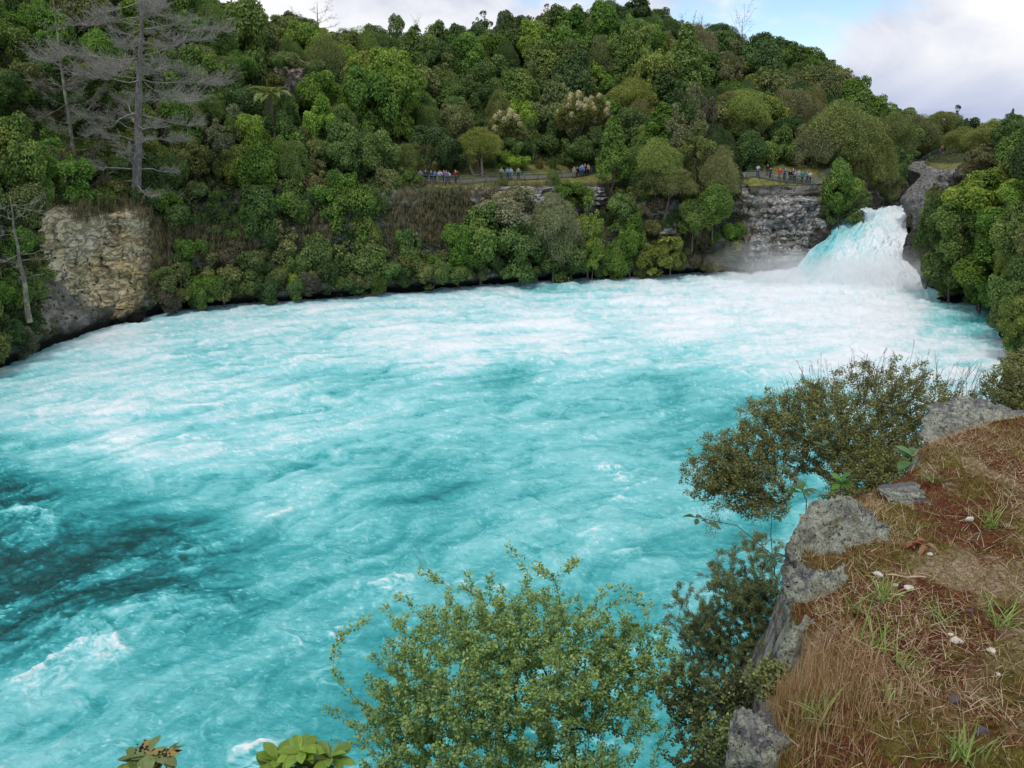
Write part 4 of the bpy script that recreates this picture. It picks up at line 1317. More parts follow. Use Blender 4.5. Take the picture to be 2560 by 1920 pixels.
# ------------------------------------------------------------------ dead conifers
def dead_tree(label, base, top, r0, whorls, blen, seed, mat, tz=0.25, twig=1.0, upness=0.1, name='dead_pine'):
    rs = np.random.RandomState(seed)
    base, top = np.array(base), np.array(top)
    root = empty(name, base)
    n = 14
    k = np.linspace(0, 1, n)[:, None]
    tr = (top - base) * k
    tr[:, :2] += np.cumsum(rs.normal(size=(n, 2)) * 0.05, 0)
    V, Fc = tubes([(tr, np.linspace(r0, r0 * 0.12, n))], 8)
    link('trunk', mesh_np('trunk', V, Fc, None, True), mat, root)
    for wi, f in enumerate(whorls):
        nb = rs.randint(3, 6)
        a0 = rs.rand() * 6.28
        q = np.array([np.interp(f, k[:, 0], tr[:, j]) for j in range(3)])
        for b in range(nb):
            a = a0 + b * 6.28 / nb + rs.normal() * 0.25
            ln = blen(f) * rs.choice([rs.uniform(0.12, 0.4), rs.uniform(0.5, 0.9), rs.uniform(0.7, 1.2)])
            m_ = 7
            u = np.linspace(0, 1, m_)
            dirv = np.array([math.cos(a), math.sin(a), 0])
            sag = upness + rs.normal() * 0.24
            pts = q + dirv[None, :] * (u * ln)[:, None]
            pts[:, 2] += ln * (sag * u + tz * u ** 2 * (0.6 + 0.5 * rs.rand()))
            pts += np.cumsum(rs.normal(size=(m_, 3)) * ln * 0.032, 0)
            rb = max(0.028, r0 * 0.17 * (1 - f * 0.6)) * rs.uniform(0.7, 1.2)
            paths = [(pts, np.linspace(rb, 0.014, m_))]
            for s in range(int(ln * 4.2 * twig)):
                v = rs.uniform(0.25, 1.0) ** 0.7
                o = np.array([np.interp(v, u, pts[:, j]) for j in range(3)])
                side = np.array([-dirv[1], dirv[0], 0]) * rs.choice([-1, 1])
                dd = unit(dirv * rs.uniform(0.3, 1.0) + side * rs.uniform(0.2, 1.0) + np.array([0, 0, rs.uniform(-0.3, 0.6)]))
                tl = ln * rs.uniform(0.10, 0.30)
                e1 = o + dd * tl * 0.6 + rs.normal(size=3) * 0.04
                e2 = o + dd * tl + np.array([0, 0, tl * 0.25]) + rs.normal(size=3) * 0.06
                paths.append((np.array([o, e1, e2]), [0.022, 0.016, 0.010]))
                for s2 in range(3):
                    g_ = o + (e2 - o) * rs.uniform(0.3, 1)
                    paths.append((np.array([g_, g_ + unit(dd + rs.normal(size=3) * 0.7) * tl * 0.35]), [0.013, 0.008]))
            V, Fc = tubes(paths, 4)
            link('branch', mesh_np('branch', V, Fc, None, True), M_DEADTWIG if mat is M_DEAD else mat, root)
    tag(root, label, 'dead tree')
    return root


b = at(136, 200, 86.3)
tp = at(146, -40, 86.0)
dead_tree('tall bare grey dead pine with dark trunk standing in front of the slope', b, tp, 0.55, [0.08, 0.14, 0.2, 0.26, 0.32, 0.38, 0.45, 0.52, 0.57, 0.63, 0.68, 0.73, 0.78, 0.83, 0.88, 0.93],
          lambda f: 8.0 * min(1, (1 - f) * 1.6 + 0.45) * min(1.0, 0.6 + f), 41, M_DEAD, 0.08, 2.6, -0.05)
b = at(79, 215, 85)
tp = at(53, -14, 84.0)
dead_tree('slimmer dead pine hung with pale lichen left of the tall one', b, tp, 0.30, [0.12, 0.17, 0.22, 0.26, 0.30, 0.36, 0.42, 0.5, 0.58, 0.66, 0.74, 0.82, 0.9], lambda f: 4.6 * (1.05 - f) + 0.9, 42, M_LICHENWOOD, 0.22, 3.2, 0.1)
b = at(30, 322, 66.0)
tp = at(8, 196, 65.5)
dead_tree('leaning broken dead trunk with lichened branches at the left edge of the river', b, tp, 0.26, [0.35, 0.5, 0.56, 0.7, 0.82, 0.93], lambda f: 2.8, 43, M_LICHENWOOD, 0.05, 0.9, 0.05)
b = at(318, 62, 146)
dead_tree('bare leaning dead tree with upswept branches on the left skyline', b, at(318, 2, 146), 0.22, [0.25, 0.35, 0.45, 0.55, 0.66, 0.8], lambda f: 7.0 * (1.1 - f * 0.6), 44, M_DEAD, 0.2, 0.8, 0.2)
for i, (x0, y0, x1, y1, lb) in enumerate([(1478, 75, 1472, 30, 'thin bare snag, leftmost of three on the middle skyline'), (1496, 78, 1502, 28, 'thin bare snag, middle one of three on the middle skyline'), (1512, 75, 1516, 34, 'thin bare snag, right one of three on the middle skyline'),
                                          (1608, 95, 1602, 38, 'bare forked dead tree alone on the skyline right of the hilltop'), (1732, 160, 1735, 112, 'bare pole-like dead trunk on the falling skyline'), (900, 70, 898, 42, 'small bare twiggy tree on the skyline left of the hilltop')]):
    dead_tree(lb, at(x0 / 2.16, y0 / 2.16, 171), at(x1 / 2.16, y1 / 2.16, 171), 0.12, [0.3, 0.45, 0.6, 0.8] if i != 4 else [0.9], (lambda f: 3.4) if i == 3 else (lambda f: 1.2), 50 + i, M_DEAD, 0.6, 0.25, 0.7, 'dead_snag')


# ------------------------------------------------------------------ tree fern
def frond_mesh(seed, ln):
    rs = np.random.RandomState(seed)
    n = 26
    u = np.linspace(0, 1, n)
    pts = np.column_stack([u * ln * 0.92, np.zeros(n), ln * (0.55 * u - 0.75 * u ** 2)])
    V, Fc = tubes([(pts, np.linspace(0.03, 0.008, n))], 4)
    C, A, Nn, LL = [], [], [], []
    for i in range(2, n):
        for s in (-1, 1):
            w = ln * 0.24 * math.sin(math.pi * min(1, 0.12 + u[i] * 0.9)) + 0.05
            tan = unit(pts[i] - pts[i - 1])
            d_ = unit(np.array([0.25, s, -0.15]) + tan * 0.2)
            C.append(pts[i] + d_ * w / 2)
            A.append(d_)
            Nn.append(unit(np.cross(tan, [0, 1, 0]) * -1 + np.array([0, s * 0.25, 0.4])))
            LL.append(w)
    LV, LF_ = leaf_quads(np.array(C), np.array(Nn), np.array(LL), 0.16, rs, np.array(A), 0.0)
    return mesh_np('frond', np.concatenate([V, LV]), np.concatenate([Fc, LF_ + len(V)]), {'tint': np.concatenate([np.full(len(V), 0.3), np.repeat(rs.uniform(0.35, 1, len(C)), 4)])})


FR = [frond_mesh(i, 3.0 + 0.2 * i) for i in range(3)]
for f in FR:
    f.materials.append(M_LEAF)


def tree_fern(label, x, y, depth, h, nf, s, col):
    c = at(x / 2.16, y / 2.16, depth)
    root = empty('tree_fern', (c.x, c.y, c.z - h))
    zs = np.linspace(0, h, 8)
    V, Fc = tubes([(np.column_stack([0.08 * np.sin(zs), 0 * zs, zs]), np.linspace(0.22, 0.15, 8))], 8)
    link('trunk', mesh_np('trunk', V, Fc, None, True), M_BARK, root)
    rs = random.Random(int(x))
    for k in range(nf):
        o = link('frond', FR[k % 3], None, root, (0, 0, h))
        o.rotation_euler = (0, rs.uniform(-0.55, 0.25), k * 6.283 / nf + rs.uniform(-.15, .15))
        ss = s * rs.uniform(0.85, 1.1)
        o.scale = (ss, ss, ss)
        o.color = (*col, 1)
    tag(root, label, 'tree fern')


tree_fern('large pale green tree fern with spreading fronds on the slope', 585, 205, 100, 6.0, 15, 1.0, (0.19, 0.24, 0.075))
tree_fern('smaller tree fern with yellowish fronds low on the bank near the falls', 1440, 520, 106.5, 2.4, 11, 0.55, (0.20, 0.25, 0.05))


# ------------------------------------------------------------------ cabbage trees with cream flower heads
def spiky(seed, n, ln, wd, up=0.2):
    rs = np.random.RandomState(seed)
    d_ = unit(rs.normal(size=(n, 3)) + np.array([0, 0, up]))
    nr_ = unit(np.cross(d_, rs.normal(size=(n, 3))))
    L_ = ln * rs.uniform(0.7, 1.1, n)
    V, Fc = leaf_quads(d_ * L_[:, None] / 2, nr_, L_, wd, rs, d_, 0.0)
    return mesh_np('rosette', V, Fc, {'tint': np.repeat(rs.rand(n), 4)})


ROS = [spiky(3 + i, 230, 0.95, 0.085, -0.1) for i in range(2)]
PAN = []
for i in range(2):
    rs = np.random.RandomState(80 + i)
    n_ = 420
    d_ = unit(rs.normal(size=(n_, 3)))
    d_[:, 2] *= 1.25
    V, Fc = leaf_quads(d_ * rs.uniform(0.0, 0.5, (n_, 1)), d_ + rs.normal(size=(n_, 3)) * 0.5, 0.24, 0.14, rs)
    PAN.append(mesh_np('flower_head', V, Fc, {'tint': np.repeat(0.4 + 0.6 * rs.rand(n_), 4)}))
for me in ROS + PAN:
    me.materials.append(M_LEAF)


def cabbage_tree(label, x, y, w, h, depth, nb, seed, foot):
    rs = np.random.RandomState(seed)
    mp_ = depth / F / 2.16
    c = at(x / 2.16, y / 2.16, depth)
    W, Hh = w * mp_ / 2, h * mp_ / 2
    base = np.array([c.x, c.y, at(x / 2.16, foot / 2.16, depth).z])
    root = empty('cabbage_tree', base)
    cz = c.z - base[2]
    fork = np.array([0, 0, max(cz - Hh * 1.2, 0.8)])
    paths = [(np.array([[0, 0, -1], [0.1, 0, fork[2] * 0.5], fork]), [0.24, 0.2, 0.16])]
    ends = []
    for k in range(nb):
        a, rr = k * 2.4 + rs.rand() * 0.4, math.sqrt((k + 0.5) / nb)
        e = np.array([math.cos(a) * rr * W * 0.95, math.sin(a) * rr * W * 0.8, cz + Hh * (0.95 - 1.2 * rr ** 1.6 * rs.uniform(0.5, 1.15))])
        paths.append((np.array([fork, (fork + e) / 2 + np.array([e[0] * 0.15, e[1] * 0.15, -0.2]), e]), [0.10, 0.07, 0.05]))
        ends.append(e)
    V, Fc = tubes(paths, 5)
    link('trunk', mesh_np('trunk', V, Fc, None, True), M_PALEBARK, root)
    for k, e in enumerate(ends):
        o = link('rosette', ROS[k % 2], None, root, e)
        o.rotation_euler = (0, 0, rs.rand() * 6)
        s = rs.uniform(1.0, 1.35)
        o.scale = (s, s, s)
        o.color = (0.21, 0.24, 0.07, 1)
        o2 = link('rosette', ROS[(k + 1) % 2], None, root, e * np.array([0.8, 0.8, 1]) - np.array([0, 0, 0.9 + 0.6 * rs.rand()]))
        o2.scale = (s * 1.15,) * 3
        o2.color = (0.17, 0.18, 0.06, 1)
        if rs.rand() < 0.8:
            f_ = link('flower_head', PAN[k % 2], None, root, e + np.array([rs.normal() * 0.25, -0.35, 0.35]))
            s = rs.uniform(0.75, 1.15)
            f_.scale = (s, s, s * rs.uniform(0.9, 1.3))
            q = rs.uniform(0.9, 1.1)
            f_.color = (0.50 * q, 0.46 * q, 0.27 * q, 1)
    tag(root, label, 'cabbage tree')


cabbage_tree('cabbage tree thick with cream flower heads right of the twin-trunk tree', 1095, 278, 75, 60, 119, 22, 5, 350)
cabbage_tree('tallest flowering cabbage tree, broad crown of buff flower heads', 1245, 255, 85, 85, 123, 26, 6, 370)
cabbage_tree('flowering cabbage tree close right of the tallest one', 1290, 245, 45, 60, 125, 14, 7, 350)
cabbage_tree('slender pale cabbage tree standing among the bushes on the left slope', 870, 235, 65, 45, 122, 11, 8, 330)
cabbage_tree('small cabbage tree with white flowers on the falling skyline', 1800, 190, 40, 40, 176, 10, 9, 250)


# ------------------------------------------------------------------ flax and sedge clumps
def tussock_mesh(seed, n, h, w, droop=0.5, wd=0.04):
    rs = np.random.RandomState(seed)
    V, Fc, T = [], [], []
    a = rs.rand(n) * 6.283
    out_ = rs.rand(n) ** 0.7
    for i in range(n):
        d_ = np.array([math.cos(a[i]), math.sin(a[i]), 0])
        side = np.array([-d_[1], d_[0], 0]) * wd
        hh = h * rs.uniform(0.6, 1.1)
        k = [0, 0.4, 0.75, 1.0]
        P = [d_ * w * (0.1 + out_[i] * q ** 1.3) + np.array([0, 0, hh * (q - droop * out_[i] * q ** 2.5)]) for q in k]
        b0 = len(V)
        for q, p_ in zip(k, P):
            ww = 1 - q * 0.9
            V += [p_ - side * ww, p_ + side * ww]
        for j in range(3):
            Fc.append((b0 + 2 * j, b0 + 2 * j + 1, b0 + 2 * j + 3, b0 + 2 * j + 2))
        T += [rs.rand()] * 8
    return mesh_np('blades', V, Fc, {'tint': T})


TUS = [tussock_mesh(1, 160, 1.5, 1.1, 0.5), tussock_mesh(2, 150, 1.6, 0.7, 0.25), tussock_mesh(3, 200, 1.2, 1.3, 1.0, 0.03)]
for me in TUS:
    me.materials.append(M_LEAF)


def tussock(label, x, y, depth, s, kind, col, cat='flax', name='flax_clump'):
    c = at(x / 2.16, y / 2.16, depth)
    o = link(name, TUS[kind], None, None, c)
    o.scale = (s, s, s)
    o.rotation_euler = (0, 0, x * 0.37)
    o.color = (*col, 1)
    tag(o, label, cat)


tussock('bronze and green flax clump behind the railing, left of two', 1165, 372, 119.5, 1.5, 1, (0.24, 0.20, 0.07))
tussock('green flax clump behind the railing, right of two', 1195, 372, 120, 1.5, 1, (0.16, 0.19, 0.06))
tussock('dry straw-coloured toetoe clump at the waterline near the falls', 1548, 585, 109.5, 1.9, 2, (0.27, 0.23, 0.09), 'grass clump', 'toetoe_clump')
tussock('greener drooping grass clump beside the dry toetoe clump', 1520, 583, 109.3, 1.5, 2, (0.13, 0.15, 0.05), 'grass clump', 'toetoe_clump')
tussock('soft green grass clump at the waterline in the edge of the spray', 1600, 582, 111, 1.6, 2, (0.12, 0.15, 0.06), 'grass clump', 'toetoe_clump')

# brown sedge hanging off the cliffs below the shelf (uncountable)
hr = np.random.RandomState(9)
HS = []
for (x0, y0, x1, y1, n) in [(835, 395, 1080, 520, 1500), (390, 480, 560, 560, 700), (640, 440, 720, 520, 300), (1300, 420, 1500, 540, 700), (330, 470, 400, 640, 500), (1600, 480, 1780, 560, 350), (150, 420, 330, 470, 350), (1060, 395, 1320, 420, 500)]:
    for i in range(n):
        px, py = hr.uniform(x0, x1) / 2.16, hr.uniform(y0, y1) / 2.16
        HS.append((px, py))
HS = np.array(HS)
kx = {}
C = []
for px, py in HS:
    key = (int(px // 9), int(py // 9))
    if key not in kx:
        kx[key] = profile_y(key[0] * 9 + 4.5, key[1] * 9 + 4.5)
    C.append(list(at(px, py, kx[key] - hr.uniform(0.2, 1.3))))
C = np.array(C)
B = 6
Cb = np.repeat(C, B, 0) + hr.normal(size=(len(C) * B, 3)) * 0.14
al = unit(np.array([0, -0.35, -1.0]) + hr.normal(size=Cb.shape) * 0.22)
V, Fc = leaf_quads(Cb, unit(np.array([0, -1, 0.3]) + hr.normal(size=Cb.shape) * 0.5), hr.uniform(0.5, 1.1, len(Cb)), 0.045, hr, al)
sed = link('hanging_sedge', mesh_np('hanging_sedge', V, Fc, {'tint': np.repeat(np.repeat(hr.rand(len(C)), B), 4)}), M_LEAF)
sed.color = (0.17, 0.145, 0.075, 1)
tag(sed, 'brown sedge and dry stems hanging down the shaded cliffs', None, None, 'stuff')

# far pines and a poplar tip beyond the right bank
for (x, y, w, h, dep, lb) in [(2062, 262, 34, 52, 230, 'dark blue-green pine, taller of two far beyond the gorge'), (2088, 278, 30, 30, 232, 'dark blue-green pine, shorter of two far beyond the gorge'), (1940, 258, 20, 18, 220, 'small dark pine peeping over the falling slope')]:
    o = hero('rough', 'blue grey green', x, y, w, h, dep)
    TREES.pop()
    o.name = 'pine_tree'
    for ch in o.children:
        if ch.name.startswith('crown'):
            ch.color = (0.03, 0.05, 0.045, 1)
    tag(o, lb, 'tree', 'far trees beyond the gorge')
o = hero('cone', 'mid green', 2185, 255, 14, 40, 130)
TREES.pop()
o.name = 'poplar_tree'
tag(o, 'slim pointed poplar tip rising above the right bank trees', 'tree', 'far trees beyond the gorge')

# pale twin trunks of the spreading tree behind the railing
bpy.context.view_layer.update()
_tw = min((tt for tt in TREES if tt[1] == 'feather'), key=lambda a: (a[4] - 1035 / 2.16) ** 2 + (a[5] - 312 / 2.16) ** 2)[0]
_inv = _tw.matrix_world.inverted()
for xs_ in ([(1026, 389), (1018, 368), (1008, 348), (1000, 326)], [(1043, 389), (1041, 365), (1040, 345), (1046, 318)]):
    pts = [np.array(_inv @ at(a / 2.16, b / 2.16, 113.0)) for a, b in xs_]
    V, Fc = tubes([(np.array(pts), [0.24, 0.19, 0.16, 0.1])], 6)
    link('trunk', mesh_np('trunk', V, Fc, None, True), M_PALEBARK, _tw)
# ================================================================== viewing shelves: paths, railings, people
from mathutils.bvhtree import BVHTree
_hv = np.empty(len(hill.data.vertices) * 3, np.float32)
hill.data.vertices.foreach_get('co', _hv)
_hv = _hv.reshape(-1, 3)
_sel = grid_faces(nc, nr)
_keep = (_hv[_sel[:, 0], 1] > 60) & (_hv[_sel[:, 0], 1] < 190)
BVH = BVHTree.FromPolygons([tuple(map(float, v)) for v in _hv], [tuple(map(int, f)) for f in _sel[_keep]])


def gz(x, y, dflt=13.3):
    h = BVH.ray_cast(Vector((x, y, 16.2)), Vector((0, 0, -1)), 6)
    return h[0].z if h[0] is not None else dflt


def flat_mat(name, col, rough=0.6, metal=0.0, var=0.25, scale=8.0):
    m, t, out = new_mat(name)
    tcn = N(t, 'ShaderNodeTexCoord')
    n = noise_n(t, tcn.outputs['Object'], scale, 5, 0.6)
    c = mix_n(t, n, tuple(v * (1 - var) for v in col), tuple(min(1, v * (1 + var)) for v in col))
    p = pbsdf(t, c, rough, 0.4)
    p.inputs['Metallic'].default_value = metal
    L(t, p.outputs[0], out.inputs[0])
    return m


def objcol_mat(name, rough=0.8):
    m, t, out = new_mat(name)
    oi = N(t, 'ShaderNodeObjectInfo')
    tcn = N(t, 'ShaderNodeTexCoord')
    n = noise_n(t, tcn.outputs['Object'], 14.0, 4, 0.6)
    c = mix_n(t, ramp_n(t, n, [(0.3, 0.75), (0.7, 1.0)]), (0, 0, 0), oi.outputs['Color'])
    L(t, pbsdf(t, c, rough, 0.25).outputs[0], out.inputs[0])
    return m


M_RAIL = flat_mat('green_painted_steel', (0.085, 0.115, 0.11), 0.5, 0.0)
M_PATH = flat_mat('path_gravel', (0.20, 0.18, 0.145), 0.9, 0, 0.3, 3.0)
M_CLOTH = objcol_mat('cloth')
M_SKIN = flat_mat('skin', (0.50, 0.33, 0.25), 0.6, 0, 0.1)
M_SHOE = flat_mat('shoe', (0.05, 0.045, 0.04), 0.7)
mm, t, out = new_mat('wire_mesh')                  # fine wire: half open, half dark steel
p = pbsdf(t, (0.05, 0.07, 0.065), 0.6, 0.3)
tp_ = N(t, 'ShaderNodeBsdfTransparent')
mx = N(t, 'ShaderNodeMixShader')
mx.inputs[0].default_value = 0.38
L(t, tp_.outputs[0], mx.inputs[1])
L(t, p.outputs[0], mx.inputs[2])
L(t, mx.outputs[0], out.inputs[0])
M_WIRE = mm


def box_between(a, b, w, h):
    """box beam from a to b, w across, h tall (a, b at its centre line)"""
    a, b = np.array(a, float), np.array(b, float)
    d = unit(b - a)
    s = unit(np.cross(d, [0, 0, 1])) * w / 2
    u = np.array([0, 0, h / 2])
    P = [a - s - u, a + s - u, a + s + u, a - s + u, b - s - u, b + s - u, b + s + u, b - s + u]
    return P, [(0, 3, 2, 1), (4, 5, 6, 7), (0, 1, 5, 4), (1, 2, 6, 5), (2, 3, 7, 6), (3, 0, 4, 7)]


def railing(label, pts, step=2.1, hgt=1.1):
    """pts: list of (x, y) along the line"""
    P = np.array(pts, float)
    seg = np.sqrt(np.sum(np.diff(P, axis=0) ** 2, 1))
    cum = np.concatenate([[0], np.cumsum(seg)])
    n = max(2, int(round(cum[-1] / step)) + 1)
    q = [np.array([np.interp(s, cum, P[:, 0]), np.interp(s, cum, P[:, 1])]) for s in np.linspace(0, cum[-1], n)]
    Q = [np.array([a[0], a[1], gz(a[0], a[1])]) for a in q]
    root = empty('railing', Q[0])
    o0 = Q[0]
    V, Fc = box_between((0, 0, 0), (0, 0.09, 0), 0.09, 1.0)
    for a in Q:
        x, y, z = a - o0
        Vv = [(x + sx * 0.06, y + sy * 0.06, z + zz_) for zz_ in (-0.3, hgt) for sx, sy in ((-1, -1), (1, -1), (1, 1), (-1, 1))]
        link('post', mesh_np('post', Vv, [(0, 3, 2, 1), (4, 5, 6, 7), (0, 1, 5, 4), (1, 2, 6, 5), (2, 3, 7, 6), (3, 0, 4, 7)]), M_RAIL, root)
    for a, b in zip(Q[:-1], Q[1:]):
        a, b = a - o0, b - o0
        for hz, nm, th in ((hgt + 0.035, 'top_rail', 0.12), (hgt * 0.74, 'middle_rail', 0.07), (0.12, 'bottom_rail', 0.05)):
            Pv, Pf = box_between(a + [0, 0, hz], b + [0, 0, hz], th, th * 0.9)
            link(nm, mesh_np(nm, Pv, Pf), M_RAIL, root)
        link('wire_panel', mesh_np('wire_panel', [a + [0, 0, 0.14], b + [0, 0, 0.14], b + [0, 0, hgt * 0.73], a + [0, 0, hgt * 0.73]], [(0, 1, 2, 3)]), M_WIRE, root)
    tag(root, label, 'railing')
    return Q


def path_strip(label, pts, w):
    P = np.array(pts, float)
    seg = np.sqrt(np.sum(np.diff(P, axis=0) ** 2, 1))
    cum = np.concatenate([[0], np.cumsum(seg)])
    n = max(8, int(cum[-1] / 0.5))
    m_ = 5
    C = np.array([[np.interp(s, cum, P[:, 0]), np.interp(s, cum, P[:, 1])] for s in np.linspace(0, cum[-1], n)])
    tn = unit(np.gradient(C, axis=0))
    nv = np.stack([-tn[:, 1], tn[:, 0]], 1)
    G = []
    for i in range(n):
        for j in range(m_):
            a = C[i] + nv[i] * w * (j / (m_ - 1) - 0.5)
            G.append((a[0], a[1], gz(a[0], a[1]) + 0.05))
    o = link('path', mesh_np('path', G, grid_faces(n, m_), None, True), M_PATH)
    tag(o, label, None, None, 'structure')


F1 = [on(a / 2.16, b / 2.16, 13.2) for a, b in ((893, 394), (990, 392.5), (1080, 389), (1180, 386.5), (1250, 384), (1330, 379.5))]
F1 = [(v.x, v.y) for v in F1]
F2 = [((px - 512) / F / 1.035 * 119.2, 119.2 - 0.012 * (px - 748)) for px in (746, 780, 815, 838)]
F3 = [((px - 512) / F / 1.03 * 158, 158.0) for px in (905, 930, 953)]
Q1 = railing('long green steel railing along the grassy shelf across the river', F1)
Q2 = railing('green steel railing of the right viewing platform above the falls cliff', F2)
Q3 = railing('short dark railing of the footbridge beyond the gorge', F3)
path_strip('pale path behind the long railing', [(a, b + 1.5) for a, b in F1], 2.2)
path_strip('pale path on the right viewing platform', [(a, b + 1.6) for a, b in F2], 2.4)
path_strip('path at the far end of the footbridge', [(a, b + 1.5) for a, b in F3], 2.2)

# ------------------------------------------------------------------ people
def person_parts(pose):
    J, Rr, E = [], [], []

    def add(p, r, parent=None):
        J.append(p)
        Rr.append(r if isinstance(r, tuple) else (r, r))
        if parent is not None:
            E.append((parent, len(J) - 1))
        return len(J) - 1
    lean = {'lean': -0.16}.get(pose, 0.0)
    pel = add((0, 0, 0.95), (0.155, 0.12))
    wa_ = add((0, lean * 0.3, 1.12), (0.14, 0.11), pel)
    ch = add((0, lean * 0.8, 1.32), (0.165, 0.12), wa_)
    nk = add((0, lean - 0.01, 1.49), 0.058, ch)
    hd = add((0, lean - 0.03, 1.60), (0.082, 0.098), nk)
    ht = add((0, lean - 0.02, 1.71), (0.065, 0.075), hd)
    bone = {}
    for s in (-1, 1):
        sh = add((s * 0.185, lean * 0.95, 1.42), 0.066, ch)
        if pose == 'photo':
            el = add((s * 0.27, lean - 0.12, 1.22), 0.047, sh)
            wr_ = add((s * 0.10, lean - 0.34, 1.46), 0.034, el)
            hn = add((s * 0.05, lean - 0.40, 1.55), 0.032, wr_)
        elif pose == 'lean':
            el = add((s * 0.28, lean - 0.08, 1.17), 0.047, sh)
            wr_ = add((s * 0.12, lean - 0.30, 1.13), 0.034, el)
            hn = add((s * 0.04, lean - 0.36, 1.14), 0.032, wr_)
        elif pose == 'fold':
            el = add((s * 0.25, -0.04, 1.16), 0.05, sh)
            wr_ = add((s * 0.02, -0.19, 1.20), 0.036, el)
            hn = add((-s * 0.10, -0.18, 1.22), 0.032, wr_)
        else:
            el = add((s * 0.25, 0.03, 1.14), 0.047, sh)
            wr_ = add((s * 0.24, -0.06, 0.90), 0.034, el)
            hn = add((s * 0.23, -0.09, 0.78), 0.034, wr_)
        for k in range(4):   # short fingers
            d0_ = np.array(J[hn]) - np.array(J[wr_])
            d0_ = d0_ / np.linalg.norm(d0_)
            q_ = np.array(J[hn]) + d0_ * (0.045 + 0.008 * (k in (1, 2))) + np.array([(k - 1.5) * 0.019, 0, 0])
            add(tuple(q_), 0.009, hn)
        hp = add((s * 0.095, 0.0, 0.86), 0.092, pel)
        st = 0.06 * s if pose == 'walk' else 0.0
        kn = add((s * 0.105, -0.03 + st, 0.49), 0.064, hp)
        an = add((s * 0.11, 0.03 + st, 0.10), 0.045, kn)
        add((s * 0.125, -0.13 + st, 0.045), 0.042, an)
    me = bpy.data.meshes.new('body_skel')
    me.from_pydata(J, E, [])
    o = bpy.data.objects.new('body_skel', me)
    COL.objects.link(o)
    o.modifiers.new('skin', 'SKIN')
    for i, r in enumerate(Rr):
        me.skin_vertices[0].data[i].radius = r
        me.skin_vertices[0].data[i].use_root = (i == 0)
    sb = o.modifiers.new('sub', 'SUBSURF')
    sb.levels = 1
    dg = bpy.context.evaluated_depsgraph_get()
    ev = o.evaluated_get(dg)
    m2 = bpy.data.meshes.new_from_object(ev)
    bpy.data.objects.remove(o)
    V = np.array([v.co for v in m2.vertices])
    Nr = np.array([v.normal for v in m2.vertices])
    polys = [list(p.vertices) for p in m2.polygons]
    jn = np.array(J)
    names = {}
    cls = []
    for a, b_ in E:
        za, zb = jn[a][2], jn[b_][2]
        if a == pel and b_ != wa_ or zb < 0.88 and a >= 4 and min(za, zb) < 0.5 or (abs(za - 0.86) < 0.01):
            c_ = 'shoe' if zb < 0.06 else 'leg'
        elif b_ in (nk, hd, ht):
            c_ = 'head'
        elif Rr[b_][0] <= 0.035 and Rr[b_][0] != 0.034 or Rr[b_][0] < 0.033:
            c_ = 'hand'
        else:
            c_ = 'top'
        cls.append(c_)
    cen = np.array([V[p].mean(0) for p in polys])
    best, bi = np.full(len(cen), 9.0), np.zeros(len(cen), int)
    for k, (a, b_) in enumerate(E):
        A, B = jn[a], jn[b_]
        tt = np.clip(np.sum((cen - A) * (B - A), 1) / max(1e-6, np.sum((B - A) ** 2)), 0, 1)
        d_ = np.linalg.norm(cen - (A + tt[:, None] * (B - A)), axis=1) - 0.5 * ((1 - tt) * Rr[a][0] + tt * Rr[b_][0])
        up = d_ < best
        best[up] = d_[up]
        bi[up] = k
    fc = np.array([cls[k] for k in bi])
    hair = (fc == 'head') & ((cen[:, 2] > 1.655) | ((cen[:, 1] > lean + 0.01) & (cen[:, 2] > 1.54)))

    def sub(sel, infl, nm, mat):
        ids = sorted({i for k in np.nonzero(sel)[0] for i in polys[k]})
        mp_ = {v: i for i, v in enumerate(ids)}
        me_ = bpy.data.meshes.new(nm)
        me_.from_pydata([tuple(V[i] + Nr[i] * infl) for i in ids], [], [[mp_[i] for i in polys[k]] for k in np.nonzero(sel)[0]])
        me_.polygons.foreach_set('use_smooth', np.ones(len(me_.polygons), bool))
        me_.materials.append(mat)
        return me_
    body = bpy.data.meshes.new('person')
    body.from_pydata([tuple(v) for v in V], [], polys)
    body.polygons.foreach_set('use_smooth', np.ones(len(body.polygons), bool))
    body.materials.append(M_SKIN)
    return {'body': body, 'jacket': sub(fc == 'top', 0.018, 'jacket', M_CLOTH), 'trousers': sub(fc == 'leg', 0.014, 'trousers', M_CLOTH), 'shoes': sub(fc == 'shoe', 0.012, 'shoes', M_SHOE), 'hair': sub(hair, 0.014, 'hair', M_CLOTH)}


POSES = {k: person_parts(k) for k in ('stand', 'lean', 'photo', 'fold', 'walk')}


def person(label, x, y, pose, top, legs, hair, hgt=1.72, rz=0.0, z=None):
    ps = POSES[pose]
    o = link('person', ps['body'], None, None, (x, y, (gz(x, y) if z is None else z) + 0.045))
    s = hgt / 1.76
    o.scale = (s * 1.06, s * 1.06, s)
    o.rotation_euler = (0, 0, rz)
    for nm, c in (('jacket', top), ('trousers', legs), ('shoes', (0.1, 0.1, 0.1)), ('hair', hair)):
        k = link(nm, ps[nm], None, o)
        k.color = (*c, 1)
    tag(o, label, 'person', 'people at the railings')


NAVY, BLK, JEAN, GREY, TANC = (0.02, 0.03, 0.08), (0.015, 0.015, 0.018), (0.05, 0.09, 0.19), (0.2, 0.19, 0.19), (0.42, 0.34, 0.24)
BRN, GRYH, BLD, WHT = (0.05, 0.03, 0.02), (0.45, 0.43, 0.41), (0.30, 0.2, 0.09), (0.75, 0.75, 0.74)


